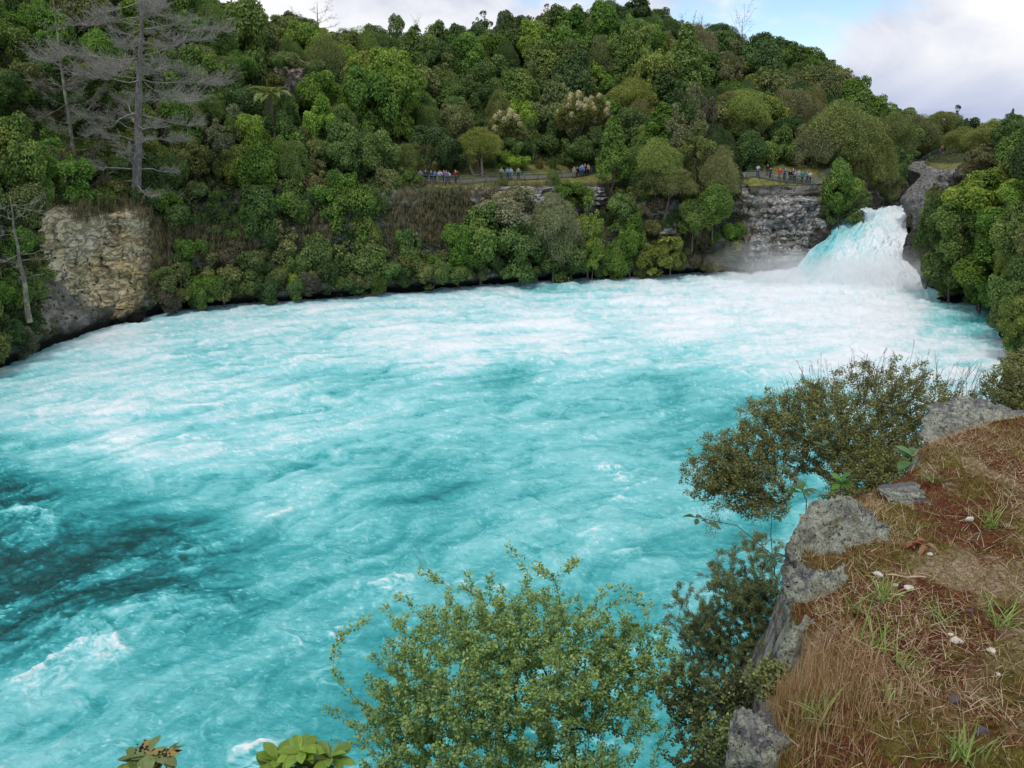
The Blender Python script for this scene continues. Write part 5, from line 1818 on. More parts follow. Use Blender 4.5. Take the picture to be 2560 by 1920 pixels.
def back(Fp, xs, off):
    """point on a railing line at source-photo column xs, off metres behind it"""
    px = xs / 2.5
    P = np.array(Fp)
    q = P[:, 0] / P[:, 1]
    a = (px - 512) / F / 1.0325
    y = np.interp(a, q, P[:, 1])
    return a * (y + off), y + off


for lb, xs, off, pose, top, legs, hair, h, rz in [
    ('person in mauve grey jacket leaning on the railing, first in the left group', 1052, 0.5, 'lean', (0.28, 0.24, 0.27), (0.16, 0.15, 0.15), BRN, 1.66, 0.2),
    ('person in slate navy jacket with raised hands, second in the left group', 1065, 0.55, 'photo', (0.07, 0.08, 0.16), BLK, BRN, 1.76, 0.1),
    ('person in dark grey jacket left of the bright blue jacket', 1079, 0.6, 'stand', (0.07, 0.09, 0.12), BLK, BLD, 1.7, -0.1),
    ('person in bright blue jacket and black trousers at the long railing', 1088, 0.5, 'fold', (0.03, 0.17, 0.62), BLK, BRN, 1.68, -0.2),
    ('person in cream jacket leaning on the long railing', 1100, 0.5, 'lean', (0.60, 0.56, 0.52), (0.26, 0.22, 0.19), BRN, 1.8, 0.25),
    ('person in dark purple top between cream and violet jackets', 1110.5, 0.9, 'stand', (0.08, 0.05, 0.13), NAVY, GRYH, 1.72, 0.0),
    ('person in violet jacket and jeans at the long railing', 1116, 0.5, 'lean', (0.27, 0.17, 0.44), JEAN, GRYH, 1.76, 0.2),
    ('person in white top and blue jeans right of the violet jacket', 1122, 0.55, 'fold', (0.66, 0.62, 0.64), JEAN, BLD, 1.62, 0.1),
    ('person in red jacket and white cap taking a photo', 1139, 0.6, 'photo', (0.42, 0.03, 0.04), (0.05, 0.06, 0.05), WHT, 1.8, 0.9),
    ('person in light blue grey jacket bending over the railing behind the bush', 1252, 0.5, 'lean', (0.33, 0.40, 0.48), NAVY, GRYH, 1.75, 0.6),
    ('person in sky blue jacket right of the bush at the railing', 1269, 0.6, 'stand', (0.16, 0.40, 0.66), NAVY, BLD, 1.68, 0.2),
    ('person in dark top with white sleeves at the railing', 1277, 0.55, 'stand', (0.50, 0.50, 0.56), JEAN, BRN, 1.72, -0.2),
    ('person in dark clothes standing alone by a railing post', 1296, 0.8, 'stand', (0.36, 0.33, 0.34), BLK, BRN, 1.66, 0.1),
    ('person in tan coat, leftmost of the middle group', 1435, -0.6, 'stand', TANC, (0.25, 0.22, 0.17), BLD, 1.7, 0.3),
    ('person in black top and black shorts in the middle group', 1442, -0.7, 'stand', BLK, BLK, BRN, 1.66, 0.1),
    ('person in strong blue jacket in the middle group', 1450, -0.55, 'lean', (0.10, 0.28, 0.58), JEAN, BRN, 1.74, 0.0),
    ('person in pale blue shirt behind the strong blue jacket', 1455, -0.3, 'stand', (0.26, 0.40, 0.55), JEAN, BRN, 1.82, 0.0),
    ('white-haired person in black coat in the middle group', 1461.5, -0.6, 'stand', BLK, BLK, WHT, 1.8, 0.1),
    ('person in peach top, rightmost of the middle group', 1469, -0.55, 'stand', (0.62, 0.36, 0.25), BLK, BLD, 1.72, -0.2)]:
    x, y = back(F1, xs, off)
    person(lb, x, y, pose, top, legs, hair, h, rz)
for lb, xs, off, pose, top, legs, hair, h, rz in [
    ('person in white jumper and jeans, leftmost on the right platform', 1892, 0.7, 'fold', (0.62, 0.60, 0.58), JEAN, BRN, 1.7, 0.1),
    ('person in black jacket standing back on the right platform', 1915.5, 1.6, 'stand', BLK, (0.08, 0.07, 0.07), BRN, 1.74, 0.0),
    ('person in plum top and black trousers on the right platform', 1923.5, 0.9, 'stand', (0.12, 0.04, 0.10), BLK, BRN, 1.6, 0.3),
    ('person in bright red jacket and grey trousers on the right platform', 1947, 0.7, 'stand', (0.68, 0.03, 0.05), (0.18, 0.17, 0.17), GRYH, 1.76, -0.4),
    ('person in deep blue jacket seen beside the red jacket', 1959, 0.7, 'lean', (0.03, 0.14, 0.33), BLK, GRYH, 1.76, 0.2),
    ('short person in dark coat near the right platform middle', 1973, 0.7, 'stand', BLK, BLK, (0.1, 0.07, 0.05), 1.64, 0.0),
    ('person in brown grey jacket with white cap on the right platform', 1979.7, 1.0, 'stand', (0.16, 0.13, 0.13), BLK, WHT, 1.78, 0.1),
    ('person in black and white top on the right platform', 1986, 0.6, 'fold', (0.30, 0.29, 0.30), BLK, GRYH, 1.68, 0.0),
    ('tall person in pale grey blue jacket with light trousers', 1995, 0.9, 'stand', (0.40, 0.44, 0.50), (0.36, 0.28, 0.22), BRN, 1.86, -0.2),
    ('person in emerald green jacket on the right platform', 2004.7, 0.6, 'stand', (0.02, 0.24, 0.15), BLK, BRN, 1.78, 0.1),
    ('person in grey teal jacket, second from right on the platform', 2015.7, 0.7, 'stand', (0.18, 0.24, 0.25), BLK, (0.14, 0.04, 0.03), 1.78, 0.2),
    ('person in white shirt and black trousers, rightmost on the platform', 2023.6, 0.6, 'fold', (0.68, 0.62, 0.62), BLK, (0.12, 0.06, 0.04), 1.74, 0.0)]:
    x, y = back(F2, xs, off)
    person(lb, x, y, pose, top, legs, hair, h, rz)
for lb, xs, top in [('person in rust orange jacket at the far footbridge', 2340, (0.50, 0.17, 0.07)), ('person in bright orange jacket at the far footbridge', 2354, (0.75, 0.30, 0.03))]:
    x, y = back(F3, xs, 0.7)
    person(lb, x, y, 'lean', top, NAVY, BRN if xs < 2345 else (0.75, 0.32, 0.04), 1.72, 0.2)

# bushes standing in front of the railing
for k_, w_, x_, y_, ww_, hh_, dp_ in [('rough', 'olive green', 1085, 400, 32, 46, 108.5), ('feather', 'mid green', 1195, 385, 32, 34, 111.5), ('broad', 'mid green', 1215, 410, 55, 30, 110.5)]:
    o = hero(k_, w_, x_, y_, ww_, hh_, dp_)
    o.name = 'railing_bush'
    TREES.pop()
    tag(o, {1085: 'dark olive bush half hiding the railing left of the middle', 1195: 'small green bush against the railing near the flax', 1215: 'spreading bush at the cliff edge below the flax'}[x_], 'bush')
# ================================================================== near bank: the ledge at the viewer's feet and the slope below it
EDGE = np.array([(-60, -30), (-25, -14), (-9, -5), (-3, -1.6), (-0.6, 0.2), (0.60, 1.50), (0.80, 1.95), (1.01, 2.2), (1.14, 2.75), (1.32, 3.15), (1.70, 3.42), (2.08, 3.78), (2.42, 4.18), (3.1, 4.4), (6, 5.6),
                 (12, 8.5), (25, 19), (48, 42), (62, 60), (90, 72)], float)


def edge_sd(x, y):
    """signed distance to the ledge edge, positive on the land side (right/behind)"""
    best = np.full(np.shape(x), 1e9)
    sg = np.ones(np.shape(x))
    for a, b in zip(EDGE[:-1], EDGE[1:]):
        d = b - a
        tt = np.clip(((x - a[0]) * d[0] + (y - a[1]) * d[1]) / np.dot(d, d), 0, 1)
        dx, dy = x - (a[0] + tt * d[0]), y - (a[1] + tt * d[1])
        q = np.hypot(dx, dy)
        cr = d[0] * dy - d[1] * dx
        up = q < best - 1e-9
        best = np.where(up, q, best)
        sg = np.where(up, np.where(cr < 0, 1.0, -1.0), sg)
    return best * sg


def ledge_z(x, y, detail=True):
    sd = edge_sd(x, y)
    e = sd + 0.10 * fbm(x * 1.6, y * 1.6, 0.7, 3)
    top = 16.88 + 0.055 * fbm(x * 0.9, y * 0.9, 2.2, 3) + 0.02 * np.clip(x - 1.5, 0, 4) + 0.006 * np.clip(x - 8, 0, 200)
    if detail:
        top = top + 0.030 * fbm(x * 4.5, y * 4.5, 5.0, 4, 0.6) + 0.010 * fbm(x * 22, y * 22, 1.0, 2)
    lip = np.clip(e / 0.22, 0, 1)
    top = top - 0.10 * (1 - lip) ** 2
    dr = np.clip(-e, 0, None)
    drop = np.where(dr < 0.35, dr * 4.2, 1.47 + (dr - 0.35) * 1.9) + np.where(dr > 0.1, 0.25 * fbm(x * 0.8, y * 0.8, 3.0, 3), 0)
    return np.maximum(top - drop, -3.0 - 0.01 * dr)


m, t, out = new_mat('mossy_ground')
tcn = N(t, 'ShaderNodeTexCoord')
ob = tcn.outputs['Object']
a1 = noise_n(t, ob, 1.5, 6, 0.62, 0.6)
a2 = noise_n(t, ob, 2.3, 6, 0.65, 0.3)
mpx = N(t, 'ShaderNodeMapping')
mpx.inputs['Location'].default_value = (5, 9, 2)
L(t, ob, mpx.inputs[0])
a3 = noise_n(t, mpx.outputs[0], 1.9, 6, 0.65, 0.5)
f1 = noise_n(t, ob, 38.0, 6, 0.75)
f2 = noise_n(t, ob, 90.0, 4, 0.7)
straw = ramp_n(t, f1, [(0.3, (0.14, 0.09, 0.055)), (0.5, (0.40, 0.28, 0.17)), (0.66, (0.62, 0.50, 0.35))])
moss = ramp_n(t, f1, [(0.3, (0.05, 0.04, 0.012)), (0.55, (0.20, 0.16, 0.036)), (0.7, (0.30, 0.25, 0.065))])
red = ramp_n(t, f1, [(0.3, (0.05, 0.018, 0.012)), (0.55, (0.19, 0.062, 0.030)), (0.72, (0.31, 0.13, 0.06))])
c = mix_n(t, ramp_n(t, a1, [(0.43, 0.0), (0.52, 1.0)]), straw, moss)
c = mix_n(t, ramp_n(t, a3, [(0.50, 0.0), (0.57, 1.0)]), c, red)
c = mix_n(t, ramp_n(t, f2, [(0.34, 0.9), (0.47, 0.0)]), c, (0.03, 0.020, 0.012))
geo = N(t, 'ShaderNodeNewGeometry')
nz = N(t, 'ShaderNodeSeparateXYZ')
L(t, geo.outputs['Normal'], nz.inputs[0])
rk = ramp_n(t, noise_n(t, ob, 11.0, 9, 0.75, 0.4), [(0.34, (0.04, 0.038, 0.035)), (0.47, (0.17, 0.165, 0.15)), (0.54, (0.36, 0.37, 0.31)), (0.7, (0.46, 0.48, 0.40))])
c = mix_n(t, ramp_n(t, nz.outputs[2], [(0.35, 1.0), (0.62, 0.0)]), c, rk)
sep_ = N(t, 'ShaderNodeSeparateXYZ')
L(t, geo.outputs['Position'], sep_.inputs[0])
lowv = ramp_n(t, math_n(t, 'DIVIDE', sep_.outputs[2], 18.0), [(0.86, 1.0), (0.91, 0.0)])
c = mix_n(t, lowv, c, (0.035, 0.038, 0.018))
hh_ = math_n(t, 'ADD', f1, math_n(t, 'MULTIPLY', f2, 0.4))
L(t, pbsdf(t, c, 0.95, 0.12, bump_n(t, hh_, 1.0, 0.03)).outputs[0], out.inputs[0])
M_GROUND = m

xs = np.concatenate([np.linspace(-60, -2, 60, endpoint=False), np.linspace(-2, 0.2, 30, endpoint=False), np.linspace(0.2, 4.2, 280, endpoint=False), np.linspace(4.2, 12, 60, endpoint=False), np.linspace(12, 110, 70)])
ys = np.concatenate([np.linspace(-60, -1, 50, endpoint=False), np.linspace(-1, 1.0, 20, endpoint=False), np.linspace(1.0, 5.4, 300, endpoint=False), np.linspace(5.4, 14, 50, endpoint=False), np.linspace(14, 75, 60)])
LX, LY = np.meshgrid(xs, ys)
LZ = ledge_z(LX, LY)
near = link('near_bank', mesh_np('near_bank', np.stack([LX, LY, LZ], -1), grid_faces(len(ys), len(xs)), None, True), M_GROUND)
tag(near, 'mossy dry cliff-top ledge with steep bank below', None, None, 'structure')

# ------------------------------------------------------------------ lichen-covered rocks of the ledge
m, t, out = new_mat('lichen_rock')
tcn = N(t, 'ShaderNodeTexCoord')
ob = tcn.outputs['Object']
geo = N(t, 'ShaderNodeNewGeometry')
pos = geo.outputs['Position']
g1 = noise_n(t, pos, 9.0, 8, 0.72, 0.4)
g2 = noise_n(t, pos, 22.0, 6, 0.7, 0.3)
g3 = noise_n(t, pos, 3.2, 5, 0.6, 0.5)
g4 = noise_n(t, pos, 55.0, 4, 0.7)
vo = N(t, 'ShaderNodeTexVoronoi')
vo.inputs['Scale'].default_value = 17.0
vd = N(t, 'ShaderNodeVectorMath', operation='ADD')
nzc = N(t, 'ShaderNodeTexNoise')
nzc.inputs['Scale'].default_value = 26.0
nzc.inputs['Detail'].default_value = 5
L(t, pos, nzc.inputs['Vector'])
vsc = N(t, 'ShaderNodeVectorMath', operation='SCALE')
vsc.inputs['Scale'].default_value = 0.075
L(t, nzc.outputs['Color'], vsc.inputs[0])
L(t, pos, vd.inputs[0])
L(t, vsc.outputs[0], vd.inputs[1])
L(t, vd.outputs[0], vo.inputs['Vector'])
spots = ramp_n(t, vo.outputs['Distance'], [(0.30, 1.0), (0.44, 0.0)])
spk_ = noise_n(t, pos, 130.0, 3, 0.7)
base_c = ramp_n(t, g1, [(0.3, (0.10, 0.095, 0.10)), (0.48, (0.23, 0.22, 0.225)), (0.65, (0.36, 0.35, 0.34))])
lic_c = ramp_n(t, g2, [(0.35, (0.22, 0.23, 0.165)), (0.6, (0.50, 0.52, 0.40))])
c = mix_n(t, ramp_n(t, g1, [(0.43, 0.0), (0.51, 0.95)]), base_c, lic_c)
c = mix_n(t, math_n(t, 'MULTIPLY', spots, 0.85), c, mix_n(t, g2, (0.38, 0.40, 0.29), (0.64, 0.66, 0.52)))
c = mix_n(t, ramp_n(t, g4, [(0.36, 0.95), (0.45, 0.0)]), c, (0.035, 0.032, 0.03))
c = mix_n(t, ramp_n(t, spk_, [(0.36, 0.8), (0.44, 0.0)]), c, (0.05, 0.045, 0.04))
c = mix_n(t, ramp_n(t, spk_, [(0.58, 0.0), (0.66, 0.6)]), c, (0.62, 0.63, 0.55))
nz = N(t, 'ShaderNodeSeparateXYZ')
L(t, geo.outputs['Normal'], nz.inputs[0])
topn = ramp_n(t, nz.outputs[2], [(0.72, 0.0), (0.92, 1.0)])
c = mix_n(t, math_n(t, 'MULTIPLY', topn, ramp_n(t, g3, [(0.40, 0.9), (0.52, 0.0)])), c, (0.13, 0.125, 0.14))
c = mix_n(t, math_n(t, 'MULTIPLY', ramp_n(t, g3, [(0.58, 0.0), (0.66, 0.9)]), ramp_n(t, g2, [(0.42, 0.0), (0.55, 1.0)])), c, (0.11, 0.075, 0.03))
hh_ = math_n(t, 'ADD', math_n(t, 'MULTIPLY', g1, 1.0), math_n(t, 'ADD', math_n(t, 'MULTIPLY', g2, 0.5), math_n(t, 'MULTIPLY', g4, 0.25)))
L(t, pbsdf(t, c, 0.92, 0.2, bump_n(t, hh_, 1.0, 0.05)).outputs[0], out.inputs[0])
M_LICHEN = m

for lb, x, y, w, h, dep, seed, th, tilt in [
    ('grey lichen-crusted rock standing at the ledge edge in the middle', 1785, 1230, 260, 310, 2.98, 61, 0.9, 0.15),
    ('pale lichen rock flank dropping below the ledge edge rock', 1760, 1345, 170, 300, 2.58, 62, 0.9, 0.12),
    ('flat-topped grey rock at the top right corner of the ledge', 2140, 965, 320, 190, 4.45, 63, 0.8, -0.05),
    ('pale lichen rock at the bottom of the ledge edge', 1625, 1625, 170, 270, 1.90, 64, 1.0, 0.1),
    ('thin flat grey slab lying at the ledge rim', 1945, 1078, 120, 26, 3.62, 65, 1.0, 0.0),
    ('lichen-spotted rock under the rim behind the tan stalk clump', 1725, 1420, 110, 190, 2.40, 67, 0.9, 0.15),
    ('small grey rock half sunk in moss beside the edge rock', 1800, 1330, 90, 60, 2.72, 66, 0.9, 0.2)]:
    o = boulder(lb, x, y, w, h, dep, seed, M_LICHEN, 0, th, tilt, name='ledge_rock', sub=6, rough=0.20, ncut=18)


def gpos(px, py):
    """ledge point seen at pixel (px, py)"""
    u, dy, dz = ray(px, py)
    tt = np.linspace(1.2, 7.5, 1300)
    z = ledge_z(u * tt, dy * tt)
    k = np.argmax(ZC + dz * tt < z)
    return Vector((u * tt[k], dy * tt[k], float(z[k])))


_sl = [o for o in COL.objects if o.get('label', '').startswith('thin flat grey slab')][0]
_sl.location = gpos(903, 498) + Vector((0, 0, 0.015))
_sl.scale = (1, 1, 1.2)

# ------------------------------------------------------------------ dry grass, moss and litter on the ledge (uncountable)
def blades(name, P, h, lean, wd, col_t, rs, seg=3, curl=0.5, dirs=None):
    n = len(P)
    a = rs.rand(n) * 6.283 if dirs is None else dirs
    d = np.stack([np.cos(a), np.sin(a), np.zeros(n)], 1)
    side = np.stack([-d[:, 1], d[:, 0], np.zeros(n)], 1)
    tw = rs.normal(size=(n, 1)) * 0.5
    side = unit(side + tw * d * 0.3 + np.array([0, 0, 1]) * rs.normal(size=(n, 1)) * 0.3)
    h = np.broadcast_to(h, (n,))[:, None]
    lean = np.broadcast_to(lean, (n,))[:, None]
    wd = np.broadcast_to(wd, (n,))[:, None]
    rows = []
    for k in range(seg + 1):
        q = k / seg
        c = P + d * h * lean * (q + curl * q * q) + np.array([0, 0, 1]) * h * np.sqrt(np.clip(1 - lean ** 2 * 0.8, 0.02, 1)) * (q - 0.35 * curl * lean * q * q)
        w = wd * (1 - 0.85 * q ** 1.5)
        rows += [c - side * w, c + side * w]
    V = np.stack(rows, 1)
    m_ = 2 * (seg + 1)
    f = np.array([(2 * k, 2 * k + 1, 2 * k + 3, 2 * k + 2) for k in range(seg)])
    Fc = (np.arange(n)[:, None, None] * m_ + f[None]).reshape(-1, 4)
    return V.reshape(-1, 3), Fc, np.repeat(col_t, m_)


def ramp_leaf_mat(name, stops, trans=0.25, rough=0.7):
    m, t, out = new_mat(name)
    c = ramp_n(t, attr_n(t, 'tint'), stops)
    p = pbsdf(t, c, rough, 0.2)
    tr = N(t, 'ShaderNodeBsdfTranslucent')
    L(t, c, tr.inputs[0])
    mx = N(t, 'ShaderNodeMixShader')
    mx.inputs[0].default_value = trans
    L(t, p.outputs[0], mx.inputs[1])
    L(t, tr.outputs[0], mx.inputs[2])
    L(t, mx.outputs[0], out.inputs[0])
    return m


M_STRAW = ramp_leaf_mat('dry_straw', [(0.0, (0.14, 0.075, 0.035)), (0.35, (0.36, 0.21, 0.085)), (0.7, (0.58, 0.44, 0.26)), (1.0, (0.72, 0.63, 0.46))])
M_MOSS = ramp_leaf_mat('moss_tips', [(0.0, (0.08, 0.026, 0.014)), (0.3, (0.23, 0.080, 0.036)), (0.5, (0.32, 0.16, 0.065)), (0.6, (0.15, 0.125, 0.026)), (1.0, (0.30, 0.26, 0.055))])
M_GREENGRASS = ramp_leaf_mat('green_grass', [(0.0, (0.15, 0.22, 0.045)), (0.6, (0.27, 0.38, 0.09)), (1.0, (0.50, 0.50, 0.24))])

fr_ = np.random.RandomState(21)


def scatter(n, x0=0.3, x1=4.3, y0=1.0, y1=5.2, margin=0.03):
    x, y = fr_.uniform(x0, x1, n * 3), fr_.uniform(y0, y1, n * 3)
    # more of them close to the viewer's frame
    a = x / y
    ok = (edge_sd(x, y) > margin) & (a > 0.15) & (a < 1.15)
    x, y = x[ok][:n], y[ok][:n]
    return np.stack([x, y, ledge_z(x, y)], 1)


P = scatter(40000)
big = fbm(P[:, 0] * 1.3, P[:, 1] * 1.3, 7.0, 3)
P = P[(big + 0.35 * fr_.normal(size=len(P)) > -0.05)]
n = len(P)
V1, F1_, T1 = blades('straw', P + [0, 0, 0.004], fr_.uniform(0.015, 0.065, n), fr_.uniform(0.82, 1.1, n), fr_.uniform(0.0005, 0.0012, n), np.clip(0.62 + 0.28 * fr_.normal(size=n), 0, 1), fr_, 3, 0.3)
xo, yo = fr_.uniform(-3, 8.5, 60000), fr_.uniform(-3.5, 6.2, 60000)
oko = (edge_sd(xo, yo) > 0.03) & ((xo / np.where(yo > 0.2, yo, 0.2) > 1.1) | (yo < 1.0))
P0 = np.stack([xo[oko], yo[oko], ledge_z(xo[oko], yo[oko])], 1)[:22000]
V0_, F0_, T0_ = blades('straw', P0, fr_.uniform(0.02, 0.09, len(P0)), fr_.uniform(0.3, 1.05, len(P0)), fr_.uniform(0.0008, 0.0018, len(P0)), np.clip(0.6 + 0.28 * fr_.normal(size=len(P0)), 0, 1), fr_, 3, 0.3)
# upright rusty tufts along the rim and in patches
P2 = scatter(14000, margin=-0.02)
sdp = edge_sd(P2[:, 0], P2[:, 1])
dens = fbm(P2[:, 0] * 1.1 + 4, P2[:, 1] * 1.1, 3.0, 3) + np.where((P2[:, 0] > 0.62) & (P2[:, 0] < 1.35) & (P2[:, 1] > 1.75) & (P2[:, 1] < 2.3), 0.7, 0) + np.where((P2[:, 1] > 3.2) & (P2[:, 0] > 2.2), 0.3, 0)
P2 = P2[dens > 0.2]
n2_ = len(P2)
V2, F2_, T2 = blades('tuft', P2, fr_.uniform(0.02, 0.075, n2_), fr_.uniform(0.05, 0.6, n2_), fr_.uniform(0.0006, 0.0013, n2_), np.clip(0.36 + 0.18 * fr_.normal(size=n2_), 0, 1), fr_, 3, 0.6)
# a dense clump of tan stalks leaning over the edge
c0 = gpos(792, 692)
P3 = np.array([c0.x, c0.y, 0]) + np.stack([fr_.normal(size=3400) * 0.15, fr_.normal(size=3400) * 0.15, np.zeros(3400)], 1)
P3 = P3[edge_sd(P3[:, 0], P3[:, 1]) > -0.13]
P3[:, 2] = ledge_z(P3[:, 0], P3[:, 1]) - 0.01
n3_ = len(P3)
V3, F3_, T3 = blades('clump', P3, fr_.uniform(0.05, 0.13, n3_), fr_.uniform(0.02, 0.35, n3_), fr_.uniform(0.0006, 0.0012, n3_), np.clip(0.42 + 0.13 * fr_.normal(size=n3_), 0, 1), fr_, 3, 0.5)
o = link('dry_grass', mesh_np('dry_grass', np.concatenate([V1, V2, V3, V0_]), np.concatenate([F1_, F2_ + len(V1), F3_ + len(V1) + len(V2), F0_ + len(V1) + len(V2) + len(V3)]), {'tint': np.concatenate([T1, T2, T3, T0_])}), M_STRAW)
tag(o, 'dry straw and rusty grass stalks covering the ledge', None, None, 'stuff')
P4 = scatter(95000, margin=-0.05)
rz_ = fbm(P4[:, 0] * 1.9 + 5, P4[:, 1] * 1.9 + 9, 2.0, 3)
gz_ = fbm(P4[:, 0] * 1.5, P4[:, 1] * 1.5, 0.0, 3)
red_ = rz_ > 0.1
keep = red_ | (gz_ > 0.05) | (fr_.rand(len(P4)) < 0.5)
P4, red_ = P4[keep], red_[keep]
n4_ = len(P4)
V4, F4_, T4 = blades('moss', P4 - [0, 0, 0.002], fr_.uniform(0.006, 0.018, n4_), fr_.uniform(0.1, 0.9, n4_), fr_.uniform(0.0012, 0.0028, n4_), np.where(red_, fr_.uniform(0.0, 0.48, n4_), fr_.uniform(0.58, 1.0, n4_)), fr_, 1, 0.3)
o = link('moss', mesh_np('moss', V4, F4_, {'tint': T4}), M_MOSS)
tag(o, 'rust red and olive moss carpeting the ledge', None, None, 'stuff')

# green grass tufts, one by one
for i, (px, py, s, nb, lb) in enumerate([
    (882, 600, 1.0, 46, 'green grass tuft in the middle of the ledge above a dark moss hollow'), (937, 622, 0.9, 26, 'sprawling wide-bladed grass tuft left of the white pebbles'), (1002, 624, 1.0, 30, 'low star-shaped bright grass tuft at the right frame edge'),
    (812, 724, 0.8, 34, 'green grass tuft in front of the tan stalk clump'), (962, 758, 1.0, 44, 'bright grass tuft at the bottom of the frame'), (869, 648, 1.1, 26, 'tall upright grass tuft behind the tan stalk clump'),
    (990, 528, 1.1, 30, 'grass tuft far back near the right edge of the ledge'), (849, 612, 0.9, 18, 'thin upright grass tuft beside the edge rock'), (905, 668, 0.7, 24, 'short fine grass tuft near the middle of the ledge'), (889, 700, 0.55, 16, 'tiny grass tuft on bare litter'),
    (866, 474, 1.6, 40, 'tall seeding grass tuft behind the edge rock'), (890, 462, 1.5, 34, 'tall grass tuft at the rim below the flat-topped rock'), (935, 482, 0.9, 26, 'grass tuft in front of the rim slab')]):
    c = gpos(px, py)
    Pg = np.array([c.x, c.y, 0]) + np.column_stack([fr_.normal(size=(nb, 2)) * 0.022 * s, np.zeros(nb)])
    Pg[:, 2] = np.maximum(ledge_z(Pg[:, 0], Pg[:, 1]), c.z - 0.05)
    V_, F_, T_ = blades('g', Pg - np.array(c), fr_.uniform(0.05, 0.14, nb) * s, fr_.uniform(0.15, 0.85, nb), fr_.uniform(0.0018, 0.0036, nb), np.clip(0.45 + 0.3 * fr_.normal(size=nb), 0, 1), fr_, 4, 0.5)
    o = link('grass_tuft', mesh_np('grass_tuft', V_, F_, {'tint': T_}), M_GREENGRASS, None, c)
    tag(o, lb, 'grass tuft', 'green grass tufts on the ledge')

# pebbles, stick, dead leaves
M_WPEB = flat_mat('pale_pebble', (0.62, 0.58, 0.50), 0.8, 0, 0.2, 30)
M_DPEB = flat_mat('dark_pebble', (0.085, 0.08, 0.09), 0.85, 0, 0.35, 30)
for i, (px, py, sx, sy, mat, lb) in enumerate([
    (957, 642, 0.021, 0.013, M_WPEB, 'oval cream pebble, larger of the pair by the sprawling grass'), (950.5, 636, 0.010, 0.009, M_WPEB, 'small round cream pebble touching the oval one'), (878, 576, 0.019, 0.016, M_WPEB, 'white stone at the left end of the straw stick'),
    (970, 613, 0.012, 0.013, M_DPEB, 'small dark stone on red moss right of centre'), (953, 702, 0.017, 0.014, M_DPEB, 'dark stone on straw litter near the bottom'), (980, 735, 0.019, 0.020, M_DPEB, 'purplish grey stone in moss near the bottom right'),
    (991, 652, 0.016, 0.010, M_WPEB, 'crumbly white stone at the right side of the ledge'), (997, 676, 0.008, 0.006, M_WPEB, 'tiny pale stone on the right side of the litter'), (969, 521, 0.017, 0.020, M_WPEB, 'pale stone far back beside a grass tuft'),
    (909, 590, 0.02, 0.012, M_WPEB, 'broken white stone right of the straw stick'), (895, 586, 0.014, 0.008, M_WPEB, 'flat white chip below the straw stick'), (930, 555, 0.012, 0.008, M_WPEB, 'small pale chip below the dead leaves')]):
    c = gpos(px, py)
    o = link('pebble', boulder_mesh('pebble', 90 + i, (sx, sx * 0.8, sy * 0.8), 3, 0.05, 14), mat, None, (c.x, c.y, c.z + sy * 0.4))
    tag(o, lb, 'stone', 'small stones on the ledge')
a, b = gpos(885, 578), gpos(925, 580)
d_ = np.array(b - a)
pts = np.array([np.array(a) + d_ * k + np.array([0, 0, 0.008 + 0.004 * math.sin(k * 9)]) for k in np.linspace(0, 1, 8)])
V_, F_ = tubes([(pts - pts[0], np.full(8, 0.0028))], 6)
o = link('stick', mesh_np('stick', V_, F_, None, True), flat_mat('dry_stick', (0.52, 0.40, 0.24), 0.8), None, pts[0])
tag(o, 'straight pale straw-coloured stick lying on the ledge', 'stick')


def leaf_mesh(nm, ln, wd, fold=0.25, curl=0.3, n=7, tip=0.6, peak=0.5):
    """one broad leaf blade with a folded midrib, base at origin pointing +x"""
    u = np.linspace(0, 1, n)
    w = wd * np.sin(np.pi * u ** (math.log(0.5) / math.log(peak))) ** tip
    w[-1] = 0.0005
    w[0] = 0.0015
    V = []
    for q, ww in zip(u, w):
        x, z = ln * q, -curl * ln * q * q
        V += [(x, -ww, z + fold * ww), (x, 0, z), (x, ww, z + fold * ww)]
    Fc = []
    for k in range(n - 1):
        Fc += [(3 * k, 3 * k + 3, 3 * k + 4, 3 * k + 1), (3 * k + 1, 3 * k + 4, 3 * k + 5, 3 * k + 2)]
    return mesh_np(nm, V, Fc, {'tint': np.full(len(V), 0.5)}, True)


def leafcol_mat(name, rough=0.4, trans=0.25):
    m, t, out = new_mat(name)
    oi = N(t, 'ShaderNodeObjectInfo')
    tcn = N(t, 'ShaderNodeTexCoord')
    n = noise_n(t, tcn.outputs['Object'], 60.0, 4, 0.6)
    c = mix_n(t, ramp_n(t, n, [(0.3, 0.72), (0.7, 1.0)]), (0, 0, 0), oi.outputs['Color'])
    p = pbsdf(t, c, rough, 0.5)
    tr = N(t, 'ShaderNodeBsdfTranslucent')
    L(t, c, tr.inputs[0])
    mx = N(t, 'ShaderNodeMixShader')
    mx.inputs[0].default_value = trans
    L(t, p.outputs[0], mx.inputs[1])
    L(t, tr.outputs[0], mx.inputs[2])
    L(t, mx.outputs[0], out.inputs[0])
    return m


M_BIGLEAF = leafcol_mat('broad_leaf')
DRYLEAF = leaf_mesh('dead_leaf', 0.052, 0.012, 1.4, 0.9)
DRYLEAF.materials.append(M_BIGLEAF)
c = gpos(918, 550)
root = empty('dead_leaf_sprig', c)
for i in range(9):
    o = link('dead_leaf', DRYLEAF, None, root, (fr_.normal() * 0.028, fr_.normal() * 0.018, 0.014 + 0.008 * (i % 3)))
    o.rotation_euler = (fr_.normal() * 0.5, -0.25 + fr_.normal() * 0.25, i * 0.75 + fr_.rand())
    o.color = (0.30 + 0.1 * fr_.rand(), 0.13 + 0.04 * fr_.rand(), 0.07, 1)
tag(root, 'curled rust-brown dead leaves lying together on the ledge', 'dead leaves')

